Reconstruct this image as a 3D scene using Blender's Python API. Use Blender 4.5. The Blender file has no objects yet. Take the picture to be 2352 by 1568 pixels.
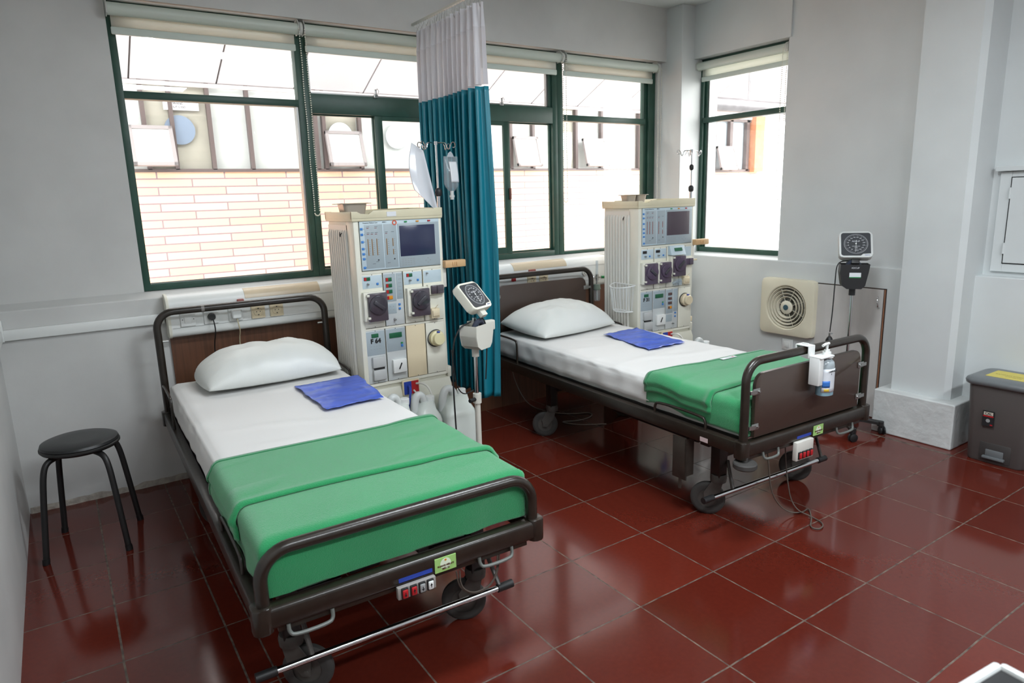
import bpy, bmesh, math, random
from mathutils import Vector, Matrix, noise
random.seed(7)
PI = math.pi
sc = bpy.context.scene
C = sc.collection

# ------------------------------------------------------------------ camera
CAMPOS = Vector((-1.2083, -2.0145, 1.4860))
YAW, PITCH, ROLL = -0.5871, -0.2094, 0.0294
FPX = 1557.36
def _rot():
    z = Matrix.Rotation(YAW, 3, 'Z'); x = Matrix.Rotation(PITCH, 3, 'X'); y = Matrix.Rotation(ROLL, 3, 'Y')
    return z @ x @ y
_M = _rot()
cd = bpy.data.cameras.new('camera'); cam = bpy.data.objects.new('camera', cd); C.objects.link(cam)
cd.sensor_fit = 'HORIZONTAL'; cd.sensor_width = 36.0; cd.lens = FPX / 2352 * 36.0; cd.clip_start = 0.02
m = Matrix.Identity(4)
for r in range(3):
    m[r][0] = _M[r][0]; m[r][1] = _M[r][2]; m[r][2] = -_M[r][1]; m[r][3] = CAMPOS[r]
cam.matrix_world = m
sc.camera = cam
cd.dof.use_dof = True; cd.dof.focus_distance = 3.0; cd.dof.aperture_fstop = 4.5

# ------------------------------------------------------------------ world + lights
w = bpy.data.worlds.new('daylight'); sc.world = w; w.use_nodes = True
wn = w.node_tree.nodes; wl = w.node_tree.links
bgn = wn['Background']; bgn.inputs['Color'].default_value = (1.0, 0.98, 0.96, 1); bgn.inputs['Strength'].default_value = 1.0
_tc = wn.new('ShaderNodeTexCoord'); _sp = wn.new('ShaderNodeSeparateXYZ'); wl.new(_tc.outputs['Generated'], _sp.inputs[0])
_rp = wn.new('ShaderNodeMapRange'); _rp.inputs['From Min'].default_value = -.25; _rp.inputs['From Max'].default_value = .05
_rp.inputs['To Min'].default_value = 1.35; _rp.inputs['To Max'].default_value = 5.2     # pavement below, overcast sky above
wl.new(_sp.outputs[2], _rp.inputs[0]); wl.new(_rp.outputs[0], bgn.inputs['Strength'])
sc.view_settings.view_transform = 'Standard'; sc.view_settings.look = 'None'
sc.view_settings.gamma = 1.0; sc.view_settings.use_curve_mapping = False
sc.view_settings.exposure = 1.0
sc.cycles.max_bounces = 10; sc.cycles.transparent_max_bounces = 12
sc.cycles.caustics_reflective = False; sc.cycles.caustics_refractive = False
sc.cycles.sample_clamp_indirect = 6.0
def area(name, loc, target, sx, sy, power, col=(1, 1, 1)):
    l = bpy.data.lights.new(name, 'AREA'); l.shape = 'RECTANGLE'; l.size = sx; l.size_y = sy; l.energy = power; l.color = col
    o = bpy.data.objects.new(name, l); C.objects.link(o); o.location = loc
    o.rotation_euler = (Vector(target) - Vector(loc)).to_track_quat('-Z', 'Y').to_euler()
    return o
# fluorescent ceiling troffers of the room (behind and beside the photographer)
for i, (x, y) in enumerate(((0.6, -0.6), (-0.3, -2.7), (1.7, -2.7))):
    area('ceiling_lamp', (x, y, 2.80), (x, y, 0), 1.2, 0.3, 30, (0.88, 0.95, 1.0))
# window daylight: sky portals
def portal(name, loc, target, sx, sy):
    o = area(name, loc, target, sx, sy, 0); o.data.cycles.is_portal = True
# ------------------------------------------------------------------ materials
def srgb(h):
    r, g, b = h
    f = lambda c: ((c / 255 + 0.055) / 1.055) ** 2.4 if c / 255 > 0.04045 else c / 255 / 12.92
    return (f(r), f(g), f(b), 1)
MATS = {}
def mat(name, rgb, rough=0.5, metal=0.0, nscale=0, namp=0.0, bump=0.0, bscale=200, spec=0.5, coat=0.0, sheen=0.0,
        trans=0.0, emit=None, alpha=1.0, stretch=None, dirt=None):
    if name in MATS: return MATS[name]
    mt = bpy.data.materials.new(name); mt.use_nodes = True; nt = mt.node_tree; n = nt.nodes; L = nt.links
    p = n['Principled BSDF']; c = srgb(rgb)
    p.inputs['Base Color'].default_value = c; p.inputs['Roughness'].default_value = rough
    p.inputs['Metallic'].default_value = metal; p.inputs['Specular IOR Level'].default_value = spec
    p.inputs['Coat Weight'].default_value = coat; p.inputs['Sheen Weight'].default_value = sheen
    p.inputs['Transmission Weight'].default_value = trans; p.inputs['Alpha'].default_value = alpha
    if emit: p.inputs['Emission Color'].default_value = c; p.inputs['Emission Strength'].default_value = emit
    tc = n.new('ShaderNodeTexCoord'); mp = n.new('ShaderNodeMapping'); L.new(tc.outputs['Object'], mp.inputs[0])
    if stretch: mp.inputs['Scale'].default_value = stretch
    if nscale:
        no = n.new('ShaderNodeTexNoise'); no.inputs['Scale'].default_value = nscale; no.inputs['Detail'].default_value = 6
        L.new(mp.outputs[0], no.inputs[0])
        rp = n.new('ShaderNodeValToRGB'); e = rp.color_ramp.elements
        e[0].position = 0.3; e[1].position = 0.7
        d = dirt if dirt else tuple(max(0, v * (1 - namp)) for v in c[:3]) + (1,)
        e[0].color = d; e[1].color = tuple(min(1, v * (1 + namp * 0.5)) for v in c[:3]) + (1,)
        L.new(no.outputs[0], rp.inputs[0]); L.new(rp.outputs[0], p.inputs['Base Color'])
    if bump:
        b = n.new('ShaderNodeTexNoise'); b.inputs['Scale'].default_value = bscale; b.inputs['Detail'].default_value = 4
        L.new(mp.outputs[0], b.inputs[0])
        bp = n.new('ShaderNodeBump'); bp.inputs['Strength'].default_value = bump; bp.inputs['Distance'].default_value = 0.01
        L.new(b.outputs[0], bp.inputs['Height']); L.new(bp.outputs[0], p.inputs['Normal'])
    MATS[name] = mt
    return mt
def glass_mat(name, tint, gloss=0.06, rough=0.0, mixc=None):
    """thin clear sheet: transparent with a weak mirror coat"""
    if name in MATS: return MATS[name]
    mt = bpy.data.materials.new(name); mt.use_nodes = True; n = mt.node_tree.nodes; L = mt.node_tree.links
    n.remove(n['Principled BSDF']); out = n['Material Output']
    t = n.new('ShaderNodeBsdfTransparent'); t.inputs[0].default_value = tint
    g = n.new('ShaderNodeBsdfGlossy'); g.inputs['Roughness'].default_value = rough
    lwt = n.new('ShaderNodeLayerWeight'); lwt.inputs[0].default_value = .5
    pw = n.new('ShaderNodeMath'); pw.operation = 'POWER'; pw.inputs[1].default_value = 4.5; L.new(lwt.outputs['Facing'], pw.inputs[0])
    lw = n.new('ShaderNodeMath'); lw.operation = 'MULTIPLY_ADD'; lw.inputs[1].default_value = .9; lw.inputs[2].default_value = .03; L.new(pw.outputs[0], lw.inputs[0])
    mx = n.new('ShaderNodeMixShader'); L.new(lw.outputs[0], mx.inputs[0]); L.new(t.outputs[0], mx.inputs[1]); L.new(g.outputs[0], mx.inputs[2])
    last = mx
    if mixc:
        d = n.new('ShaderNodeBsdfDiffuse'); d.inputs[0].default_value = mixc[0]
        m2 = n.new('ShaderNodeMixShader'); m2.inputs[0].default_value = mixc[1]
        L.new(mx.outputs[0], m2.inputs[1]); L.new(d.outputs[0], m2.inputs[2]); last = m2
    L.new(last.outputs[0], out.inputs[0]); MATS[name] = mt
    return mt
def cloth_mat(name, rgb, trl=0.3, alpha=1.0, bscale=900, bump=0.15, weave=False):
    if name in MATS: return MATS[name]
    mt = bpy.data.materials.new(name); mt.use_nodes = True; n = mt.node_tree.nodes; L = mt.node_tree.links
    n.remove(n['Principled BSDF']); out = n['Material Output']; c = srgb(rgb)
    d = n.new('ShaderNodeBsdfDiffuse'); d.inputs[0].default_value = c
    t = n.new('ShaderNodeBsdfTranslucent'); t.inputs[0].default_value = c
    mx = n.new('ShaderNodeMixShader'); mx.inputs[0].default_value = trl
    L.new(d.outputs[0], mx.inputs[1]); L.new(t.outputs[0], mx.inputs[2])
    g = n.new('ShaderNodeBsdfGlossy'); g.inputs['Roughness'].default_value = 0.42; g.inputs[0].default_value = (1, 1, 1, 1)
    m3 = n.new('ShaderNodeMixShader'); m3.inputs[0].default_value = 0.05
    L.new(mx.outputs[0], m3.inputs[1]); L.new(g.outputs[0], m3.inputs[2])
    last = m3
    if alpha < 1:
        tr = n.new('ShaderNodeBsdfTransparent'); m2 = n.new('ShaderNodeMixShader'); m2.inputs[0].default_value = alpha
        L.new(tr.outputs[0], m2.inputs[1]); L.new(last.outputs[0], m2.inputs[2]); last = m2
    tc = n.new('ShaderNodeTexCoord'); no = n.new('ShaderNodeTexNoise'); no.inputs['Scale'].default_value = bscale
    L.new(tc.outputs['Object'], no.inputs[0]); bp = n.new('ShaderNodeBump'); bp.inputs['Strength'].default_value = bump; bp.inputs['Distance'].default_value = 0.004
    L.new(no.outputs[0], bp.inputs['Height']); L.new(bp.outputs[0], d.inputs['Normal'])
    L.new(last.outputs[0], out.inputs[0]); MATS[name] = mt
    return mt

# ------------------------------------------------------------------ mesh builder
class MB:
    def __init__(s): s.bm = bmesh.new()
    def _m(s, faces, m):
        if m:
            for f in faces: f.material_index = m
    def box(s, x0, x1, y0, y1, z0, z1, bev=0.0, m=0, seg=2, rot=None):
        r = bmesh.ops.create_cube(s.bm, size=1.0); vs = r['verts']
        for v in vs: v.co = Vector((x0 + (v.co.x + .5) * (x1 - x0), y0 + (v.co.y + .5) * (y1 - y0), z0 + (v.co.z + .5) * (z1 - z0)))
        fs = set(f for v in vs for f in v.link_faces); s._m(fs, m)
        if rot:
            c = Vector(((x0 + x1) / 2, (y0 + y1) / 2, (z0 + z1) / 2)); bmesh.ops.rotate(s.bm, cent=c, matrix=rot, verts=vs)
        if bev > 0:
            es = list(set(e for v in vs for e in v.link_edges))
            bmesh.ops.bevel(s.bm, geom=es, offset=bev, segments=seg, profile=0.5, affect='EDGES', clamp_overlap=True)
        return s
    def cyl(s, p0, p1, r, r2=None, seg=20, m=0, cap=True):
        p0, p1 = Vector(p0), Vector(p1); r2 = r if r2 is None else r2; d = (p1 - p0).normalized()
        a = d.orthogonal().normalized(); b = d.cross(a); v0 = []; v1 = []
        for i in range(seg):
            t = 2 * PI * i / seg; u = a * math.cos(t) + b * math.sin(t)
            v0.append(s.bm.verts.new(p0 + u * r)); v1.append(s.bm.verts.new(p1 + u * r2))
        fs = [s.bm.faces.new((v0[i], v0[(i + 1) % seg], v1[(i + 1) % seg], v1[i])) for i in range(seg)]
        if cap: fs += [s.bm.faces.new(v0[::-1]), s.bm.faces.new(v1)]
        s._m(fs, m); return s
    def tube(s, pts, r, seg=10, m=0, closed=False, smooth=0):
        P = [Vector(p) for p in pts]; n00 = len(P)
        for _ in range(smooth):
            Q = [P[0]] if not closed else []
            n = len(P)
            for i in range(n if closed else n - 1):
                a, b = P[i], P[(i + 1) % n]; Q += [a * .75 + b * .25, a * .25 + b * .75]
            if not closed: Q.append(P[-1])
            P = Q
        n = len(P); rings = []; up = None
        if isinstance(r, (list, tuple)):
            rl = list(r); r = []
            for i in range(n):
                q = i / (n - 1) * (n00 - 1); k = min(int(q), n00 - 2); r.append(rl[k] * (1 - q + k) + rl[k + 1] * (q - k))
        for i in range(n):
            if closed: d = (P[(i + 1) % n] - P[i - 1])
            else: d = P[min(i + 1, n - 1)] - P[max(i - 1, 0)]
            d.normalize()
            if up is None: up = d.orthogonal().normalized()
            up = (up - d * up.dot(d)); up = up.normalized() if up.length > 1e-6 else d.orthogonal().normalized()
            b = d.cross(up); rr = r[i] if isinstance(r, (list, tuple)) else r
            rings.append([s.bm.verts.new(P[i] + (up * math.cos(2 * PI * k / seg) + b * math.sin(2 * PI * k / seg)) * rr) for k in range(seg)])
        fs = []
        for i in range(n if closed else n - 1):
            A, B = rings[i], rings[(i + 1) % n]
            fs += [s.bm.faces.new((A[k], A[(k + 1) % seg], B[(k + 1) % seg], B[k])) for k in range(seg)]
        if not closed: fs += [s.bm.faces.new(rings[0][::-1]), s.bm.faces.new(rings[-1])]
        s._m(fs, m); return s
    def lathe(s, prof, c=(0, 0, 0), axis='Z', seg=28, m=0, sx=1, sy=1):
        c = Vector(c); rings = []
        def put(r, z, t):
            x, y = r * math.cos(t) * sx, r * math.sin(t) * sy
            if axis == 'Z': return c + Vector((x, y, z))
            if axis == 'Y': return c + Vector((x, z, y))
            return c + Vector((z, x, y))
        for r, z in prof:
            if r < 1e-6: rings.append([s.bm.verts.new(put(0, z, 0))])
            else: rings.append([s.bm.verts.new(put(r, z, 2 * PI * k / seg)) for k in range(seg)])
        fs = []
        for A, B in zip(rings, rings[1:]):
            for k in range(seg):
                a, b, c2, d = A[k % len(A)], A[(k + 1) % len(A)], B[(k + 1) % len(B)], B[k % len(B)]
                q = []
                for v in (a, b, c2, d):
                    if v not in q: q.append(v)
                if len(q) > 2:
                    try: fs.append(s.bm.faces.new(q))
                    except ValueError: pass
        s._m(fs, m); return s
    def prism(s, poly, a, b, axis='Y', m=0, bev=0):
        def put(u, v, t):
            return Vector((u, t, v)) if axis == 'Y' else (Vector((t, u, v)) if axis == 'X' else Vector((u, v, t)))
        A = [s.bm.verts.new(put(u, v, a)) for u, v in poly]; B = [s.bm.verts.new(put(u, v, b)) for u, v in poly]; n = len(poly)
        fs = [s.bm.faces.new((A[i], A[(i + 1) % n], B[(i + 1) % n], B[i])) for i in range(n)]
        fs += [s.bm.faces.new(A[::-1]), s.bm.faces.new(B)]
        s._m(fs, m)
        if bev:
            es = list(set(e for f in fs[-2:] for e in f.edges)); bmesh.ops.bevel(s.bm, geom=es, offset=bev, segments=2, profile=.5, affect='EDGES', clamp_overlap=True)
        return s
    def grid(s, fn, nu, nv, m=0, closeu=False):
        V = [[s.bm.verts.new(fn(i / nu, j / nv)) for j in range(nv + 1)] for i in range(nu + (0 if closeu else 1))]
        fs = []
        for i in range(nu):
            for j in range(nv):
                A = V[i]; B = V[(i + 1) % len(V)]
                try: fs.append(s.bm.faces.new((A[j], B[j], B[j + 1], A[j + 1])))
                except ValueError: pass
        s._m(fs, m); return s
    def text(s, txt, size, M, ext=0.0006, bold=0.0, m=0, align='CENTER', sx=1.0):
        c = bpy.data.curves.new('t', 'FONT'); c.body = txt; c.size = size; c.extrude = ext; c.offset = bold
        c.align_x = align; c.align_y = 'CENTER'; c.resolution_u = 3
        o = bpy.data.objects.new('t', c); me = bpy.data.meshes.new_from_object(o)
        me.transform(M @ Matrix.Diagonal((sx, 1, 1, 1))); n0 = len(s.bm.faces); s.bm.from_mesh(me); s.bm.faces.ensure_lookup_table()
        s._m(s.bm.faces[n0:], m)
        bpy.data.objects.remove(o); bpy.data.curves.remove(c); bpy.data.meshes.remove(me); return s
    def build(s, name, mats, parent=None, smooth=True, angle=35, loc=None, rotz=0, mw=None, solid=0, subd=0):
        bmesh.ops.recalc_face_normals(s.bm, faces=s.bm.faces)
        me = bpy.data.meshes.new(name); s.bm.to_mesh(me); s.bm.free()
        for mm in (mats if isinstance(mats, (list, tuple)) else [mats]): me.materials.append(mm)
        if smooth:
            me.shade_smooth(); me.set_sharp_from_angle(angle=math.radians(angle))
        o = bpy.data.objects.new(name, me); C.objects.link(o)
        if parent: o.parent = parent
        if mw is not None: o.matrix_local = mw
        if loc: o.location = loc
        if rotz: o.rotation_euler[2] = rotz
        if solid:
            md = o.modifiers.new('t', 'SOLIDIFY'); md.thickness = solid; md.offset = 0
        if subd:
            md = o.modifiers.new('s', 'SUBSURF'); md.levels = subd; md.render_levels = subd
        return o
def FX(x, y, z):
    """text frame facing -Y (reads along +X)"""
    return Matrix.Translation((x, y, z)) @ Matrix.Rotation(PI / 2, 4, 'X')
def FXX(x, y, z):
    """text frame facing -X (reads along -Y)"""
    return Matrix.Translation((x, y, z)) @ Matrix.Rotation(-PI / 2, 4, 'Z') @ Matrix.Rotation(PI / 2, 4, 'X')
def thing(name, label, cat, loc=(0, 0, 0), rotz=0, group=None):
    o = bpy.data.objects.new(name, None); C.objects.link(o); o.empty_display_size = .1
    o.location = loc; o.rotation_euler = (0, 0, rotz); o['label'] = label; o['category'] = cat
    if group: o['group'] = group
    return o
def tag(o, label, cat, group=None, kind=None):
    o['label'] = label; o['category'] = cat
    if group: o['group'] = group
    if kind: o['kind'] = kind
    return o
def struct(o):
    o['kind'] = 'structure'; return o
def arc(cx, cy, r, a0, a1, n=8):
    return [(cx + r * math.cos(math.radians(a0 + (a1 - a0) * i / n)), cy + r * math.sin(math.radians(a0 + (a1 - a0) * i / n))) for i in range(n + 1)]
def rrect(x0, x1, z0, z1, r, n=5):
    return arc(x1 - r, z1 - r, r, 0, 90, n) + arc(x0 + r, z1 - r, r, 90, 180, n) + arc(x0 + r, z0 + r, r, 180, 270, n) + arc(x1 - r, z0 + r, r, 270, 360, n)

# ---- palette
M_wall = mat('white_wall_paint', (208, 212, 212), .55, nscale=3, namp=.05, bump=.12, bscale=14, spec=.35)
M_wall_low = mat('aged_white_wall_paint', (205, 205, 203), .5, nscale=2.2, namp=.10, bump=.18, bscale=10, spec=.35)
M_ceil = mat('ceiling_paint', (212, 216, 214), .7, nscale=5, namp=.03)
M_green = mat('green_painted_aluminium', (38, 74, 62), .42, nscale=9, namp=.2)
M_alu = mat('mill_aluminium', (150, 150, 148), .35, metal=.8)
M_frame = mat('brown_enamelled_steel', (40, 33, 27), .3, nscale=26, namp=.25, spec=.5, coat=.1, bump=.05, bscale=60)
M_frame_d = mat('dark_brown_steel', (30, 26, 23), .38, nscale=18, namp=.3)
M_black = mat('black_steel', (28, 27, 27), .45)
M_chrome = mat('chrome', (205, 206, 208), .14, metal=1.0)
M_steel = mat('brushed_steel', (165, 165, 163), .3, metal=.9)
M_rubber = mat('grey_rubber', (60, 58, 56), .7, nscale=30, namp=.2)
M_rubber_b = mat('black_rubber', (22, 22, 23), .5)
M_wheel = mat('grey_wheel_plastic', (78, 75, 71), .55, nscale=20, namp=.2)
M_cream = mat('cream_plastic', (224, 222, 208), .4, nscale=6, namp=.05)
M_beige = mat('beige_plastic', (222, 207, 176), .45)
M_cream2 = mat('pale_grey_panel', (196, 200, 200), .4)
M_bluegr = mat('blue_grey_panel', (160, 172, 178), .4)
M_bluegl = mat('light_blue_panel', (188, 204, 212), .4)
M_white = mat('white_plastic', (226, 228, 226), .35)
M_offw = mat('off_white_plastic', (214, 212, 204), .4)
M_btn = mat('blue_button', (62, 126, 196), .4)
M_red = mat('red_plastic', (176, 32, 38), .35)
M_green_led = mat('green_indicator', (34, 96, 66), .3)
M_grn_b = mat('green_lamp', (40, 140, 80), .4)
M_org = mat('orange_indicator', (214, 140, 30), .4)
M_screen = mat('dark_blue_screen', (44, 50, 78), .2, spec=.6)
M_screen2 = mat('dull_violet_screen', (84, 74, 82), .25, spec=.6)
M_dark = mat('dark_print', (34, 34, 36), .5)
M_greyp = mat('grey_plastic', (150, 152, 152), .45)
M_smoke = mat('smoked_plastic_cover', (78, 70, 78), .18, spec=.7)
M_violet = mat('violet_plastic_cover', (86, 74, 90), .18, spec=.7)
M_brown = mat('brown_ochre_slider', (140, 104, 58), .5)
M_wood = mat('brown_wood_laminate', (100, 64, 44), .4, nscale=3.0, namp=.3, stretch=(22, 22, .8))
M_board = mat('brown_laminate_board', (68, 54, 47), .32, nscale=4, namp=.12, coat=.15)
M_sheet = cloth_mat('white_cotton_sheet', (230, 229, 227), .1, bscale=500, bump=.2)
M_pillow = cloth_mat('white_pillow_cotton', (226, 228, 224), .1, bscale=300, bump=.2)
M_blank = mat('green_fleece', (46, 148, 92), .9, nscale=7, namp=.06, bump=.5, bscale=420, spec=.1, sheen=.45)
M_blank_h = mat('green_fleece_hem', (46, 128, 82), .9, bump=.3, bscale=420, spec=.1, sheen=.5)
M_teal = cloth_mat('teal_curtain_cloth', (24, 150, 172), .45, bscale=700, bump=.1)
M_mesh = cloth_mat('white_curtain_mesh', (214, 214, 220), .45, alpha=.86, bscale=1200, bump=.1)
M_blindm = cloth_mat('cream_blind_fabric', (230, 231, 222), .5, bscale=800, bump=.1)
M_pane = glass_mat('window_glass', (0.96, 0.97, 0.97, 1))
M_clear = glass_mat('clear_plastic', (0.86, 0.9, 0.93, 1), mixc=((0.75, 0.8, 0.83, 1), .18), rough=.1)
M_milk = mat('milky_plastic', (226, 230, 228), .35, trans=.25, spec=.5)
M_milkl = mat('milky_plastic_liquid', (206, 212, 206), .35, spec=.5)
M_paper = mat('white_paper', (220, 222, 226), .5)
M_vinyl = mat('black_vinyl', (26, 27, 28), .33, bump=.08, bscale=250, spec=.5)
M_bin = mat('grey_bin_plastic', (88, 84, 82), .45, bump=.04, bscale=300)
M_lid = mat('grey_bin_lid', (104, 108, 110), .3)
M_yellow = mat('yellow_label', (206, 190, 90), .5)
M_cork = mat('tan_plastic', (206, 168, 124), .5)
M_sticker = mat('light_green_sticker', (160, 204, 120), .5)
M_blue = mat('blue_plastic', (40, 66, 160), .4)
M_amber = mat('inner_dark', (60, 62, 60), .6)
M_hub = mat('dark_teal_cap', (50, 84, 96), .35)
M_cord_w = mat('cream_cord', (200, 190, 160), .5)

# ================================================================== THE SETTING
WY = 2.06      # face of the window frames on the back wall
WX = 3.20      # face of the frame of the right window
# ---- floor
def floor_mat():
    mt = bpy.data.materials.new('dark_red_floor_tiles'); mt.use_nodes = True; n = mt.node_tree.nodes; L = mt.node_tree.links; p = n['Principled BSDF']
    geo = n.new('ShaderNodeNewGeometry'); sep = n.new('ShaderNodeSeparateXYZ'); L.new(geo.outputs['Position'], sep.inputs[0])
    def M(op, a, b=None, c=None):
        q = n.new('ShaderNodeMath'); q.operation = op
        for i, v in enumerate((a, b, c)):
            if v is None: continue
            if isinstance(v, (int, float)): q.inputs[i].default_value = v
            else: L.new(v, q.inputs[i])
        return q.outputs[0]
    nz = n.new('ShaderNodeTexNoise'); nz.inputs['Scale'].default_value = 9; L.new(geo.outputs['Position'], nz.inputs[0])
    wob = M('MULTIPLY', M('SUBTRACT', nz.outputs[0], .5), .004)
    X = M('ADD', sep.outputs[0], wob); Y = M('ADD', sep.outputs[1], wob)
    right = M('GREATER_THAN', X, -.83)
    gx = M('PINGPONG', M('ADD', X, 4.0), .2)
    gy = M('PINGPONG', M('ADD', Y, 8.0), .2)
    lx = M('MULTIPLY', M('LESS_THAN', gx, .0028), right)
    ly = M('LESS_THAN', gy, .0028)
    le1 = M('LESS_THAN', M('ABSOLUTE', M('ADD', X, .882)), .0032)
    le2 = M('LESS_THAN', M('ABSOLUTE', M('ADD', X, 1.204)), .0035)
    strip = M('LESS_THAN', M('ABSOLUTE', M('SUBTRACT', X, 2.806)), .011)
    gap = M('MAXIMUM', M('MAXIMUM', lx, ly), M('MAXIMUM', le1, le2))
    gap = M('MAXIMUM', gap, M('MULTIPLY', strip, M('GREATER_THAN', Y, -.40)))
    # one tone per tile
    tx = M('FLOOR', M('MULTIPLY', M('ADD', X, 4.0), 2.5)); ty = M('FLOOR', M('MULTIPLY', M('ADD', Y, 8.0), 2.5))
    cmb = n.new('ShaderNodeCombineXYZ'); L.new(tx, cmb.inputs[0]); L.new(ty, cmb.inputs[1])
    wn_ = n.new('ShaderNodeTexWhiteNoise'); L.new(cmb.outputs[0], wn_.inputs[0])
    no = n.new('ShaderNodeTexNoise'); no.inputs['Scale'].default_value = 60; no.inputs['Detail'].default_value = 8; L.new(geo.outputs['Position'], no.inputs[0])
    no2 = n.new('ShaderNodeTexNoise'); no2.inputs['Scale'].default_value = 2.3; no2.inputs['Detail'].default_value = 5; L.new(geo.outputs['Position'], no2.inputs[0])
    f = M('ADD', M('MULTIPLY', wn_.outputs[0], .35), M('ADD', M('MULTIPLY', no.outputs[0], .35), M('MULTIPLY', no2.outputs[0], .3)))
    rp = n.new('ShaderNodeValToRGB'); e = rp.color_ramp.elements; e[0].position = .2; e[1].position = .8
    e[0].color = srgb((76, 26, 18)); e[1].color = srgb((100, 38, 27)); L.new(f, rp.inputs[0])
    gn = n.new('ShaderNodeTexNoise'); gn.inputs['Scale'].default_value = 25; L.new(geo.outputs['Position'], gn.inputs[0])
    gr = n.new('ShaderNodeValToRGB'); e = gr.color_ramp.elements; e[0].position = .35; e[1].position = .65
    e[0].color = srgb((58, 44, 38)); e[1].color = srgb((112, 100, 88)); L.new(gn.outputs[0], gr.inputs[0])
    mx = n.new('ShaderNodeMix'); mx.data_type = 'RGBA'; L.new(gap, mx.inputs[0]); L.new(rp.outputs[0], mx.inputs[6]); L.new(gr.outputs[0], mx.inputs[7])
    L.new(mx.outputs[2], p.inputs['Base Color'])
    rr = M('ADD', M('MULTIPLY', gap, .5), M('ADD', .06, M('MULTIPLY', no2.outputs[0], .11))); L.new(rr, p.inputs['Roughness'])
    p.inputs['Specular IOR Level'].default_value = .5
    bp = n.new('ShaderNodeBump'); bp.inputs['Strength'].default_value = .5; bp.inputs['Distance'].default_value = .002
    h = M('ADD', M('MULTIPLY', gap, -1.0), M('MULTIPLY', no2.outputs[0], .12)); L.new(h, bp.inputs['Height']); L.new(bp.outputs[0], p.inputs['Normal'])
    return mt
struct(MB().box(-1.62, 3.5, -4.8, 2.3, -.12, 0).build('floor', floor_mat(), smooth=False))
struct(MB().box(-1.62, 3.5, -4.8, 2.3, 2.874, 3.0).build('ceiling', M_ceil, smooth=False))
# ---- back wall: lower part with sloping ledge, panel left of the window, beam above it
b = MB()
b.prism([(1.98, 0), (1.98, 1.018), (1.985, 1.024), (2.058, 1.05), (2.22, 1.054), (2.22, 0)], -1.49, 3.4, axis='X')
b.box(-1.49, -.838, 2.058, 2.22, 1.045, 2.487)
b.box(-1.49, 3.4, 1.98, 2.22, 2.487, 2.874)
b.box(2.943, 3.4, 2.03, 2.22, 1.05, 2.487)
wb = struct(b.build('wall_back', M_wall_low, smooth=False))
# ragged old plaster along the foot of the back wall
b = MB()
b.grid(lambda u, v: (-1.485 + u * .735, 1.9795 - .007 * (1 - v) - .006 * noise.noise(Vector((u * 14, v * 5, 0))) * (1 - v), v * (.03 + .022 * noise.noise(Vector((u * 9, 2, 1))))), 60, 5)
o = struct(b.build('baseboard_back', mat('crumbling_plaster', (168, 160, 150), .8, nscale=30, namp=.35, bump=.5, bscale=60)))
# ---- corner pillar between the two window walls
struct(MB().box(2.978, 3.4, 1.818, 2.2, 0, 2.874, bev=.004).build('wall_corner_pillar', M_wall, smooth=False))
# ---- right wall
b = MB()
b.prism([(3.114, 0), (3.114, .980), (3.118, .986), (3.20, 1.008), (3.4, 1.01), (3.4, 0)], -.28, 1.818, axis='Y')
b.box(3.128, 3.4, .0, 1.0, .986, 2.874)
b.box(3.114, 3.4, .98, 1.82, 2.492, 2.874)
struct(b.build('wall_right', M_wall, smooth=False))
b = MB()
b.box(3.112, 3.4, -4.8, -.2, 0, .975, bev=.004)
b.box(3.20, 3.4, -4.8, -.2, .97, 2.874)
struct(b.build('wall_right_alcove', M_wall, smooth=False))
# ---- large column on the right with its painted plinth
b = MB()
b.prism([(2.945, .035), (2.945, -.262), (2.972, -.290), (3.3, -.290), (3.3, .035)], .268, 2.874, axis='Z')
struct(b.build('wall_column', M_wall, smooth=False))
b = MB()
def plinth_v(u, v):
    return (0, 0, 0)
b.box(2.872, 3.3, -.358, .100, 0, .268, bev=.008, seg=3)
struct(b.build('trim_1', mat('chipped_white_plinth_paint', (208, 211, 210), .5, nscale=7, namp=.1, bump=.5, bscale=22), smooth=False))
# ---- left wall and the wall behind the photographer
struct(MB().box(-1.62, -1.49, -4.8, 2.22, 0, 2.874).build('wall_left', M_wall_low, smooth=False))
struct(MB().box(-1.62, 3.5, -4.95, -4.8, 0, 2.874).build('wall_front', M_wall, smooth=False))

# ---- windows (green aluminium)
def pane(parent, x0, x1, z0, z1, y, name='glass_pane'):
    return MB().box(x0, x1, y, y + .005, z0, z1).build(name, M_pane, parent, smooth=False)
ZT = 2.486
def wroot(n, x, y):
    o = bpy.data.objects.new('window_%d' % n, None); C.objects.link(o); o.location = (0, 0, 0); o['kind'] = 'structure'; return o
# window 1: fixed light left
w1 = wroot(1, 0, 0)
b = MB(); Y0, Y1 = WY, WY + .06
b.box(-.838, -.803, Y0, Y1, 1.052, ZT, bev=.002); b.box(.078, .112, Y0, Y1, 1.052, ZT, bev=.002)
b.box(-.804, .079, Y0, Y1, 1.052, 1.087, bev=.002); b.box(-.804, .079, Y0, Y1, 2.031, 2.068, bev=.002); b.box(-.804, .079, Y0, Y1, 2.45, ZT)
b.build('window_frame', M_green, w1)
b = MB(); b.box(.066, .079, Y0 + .012, Y1, 1.087, 2.031); b.box(-.80, .07, Y0 + .02, Y0 + .03, 1.086, 1.092); b.build('glazing_bead', M_alu, w1)
pane(w1, -.803, .078, 1.087, 2.031, Y0 + .03); pane(w1, -.803, .078, 2.068, 2.45, Y0 + .03)
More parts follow.
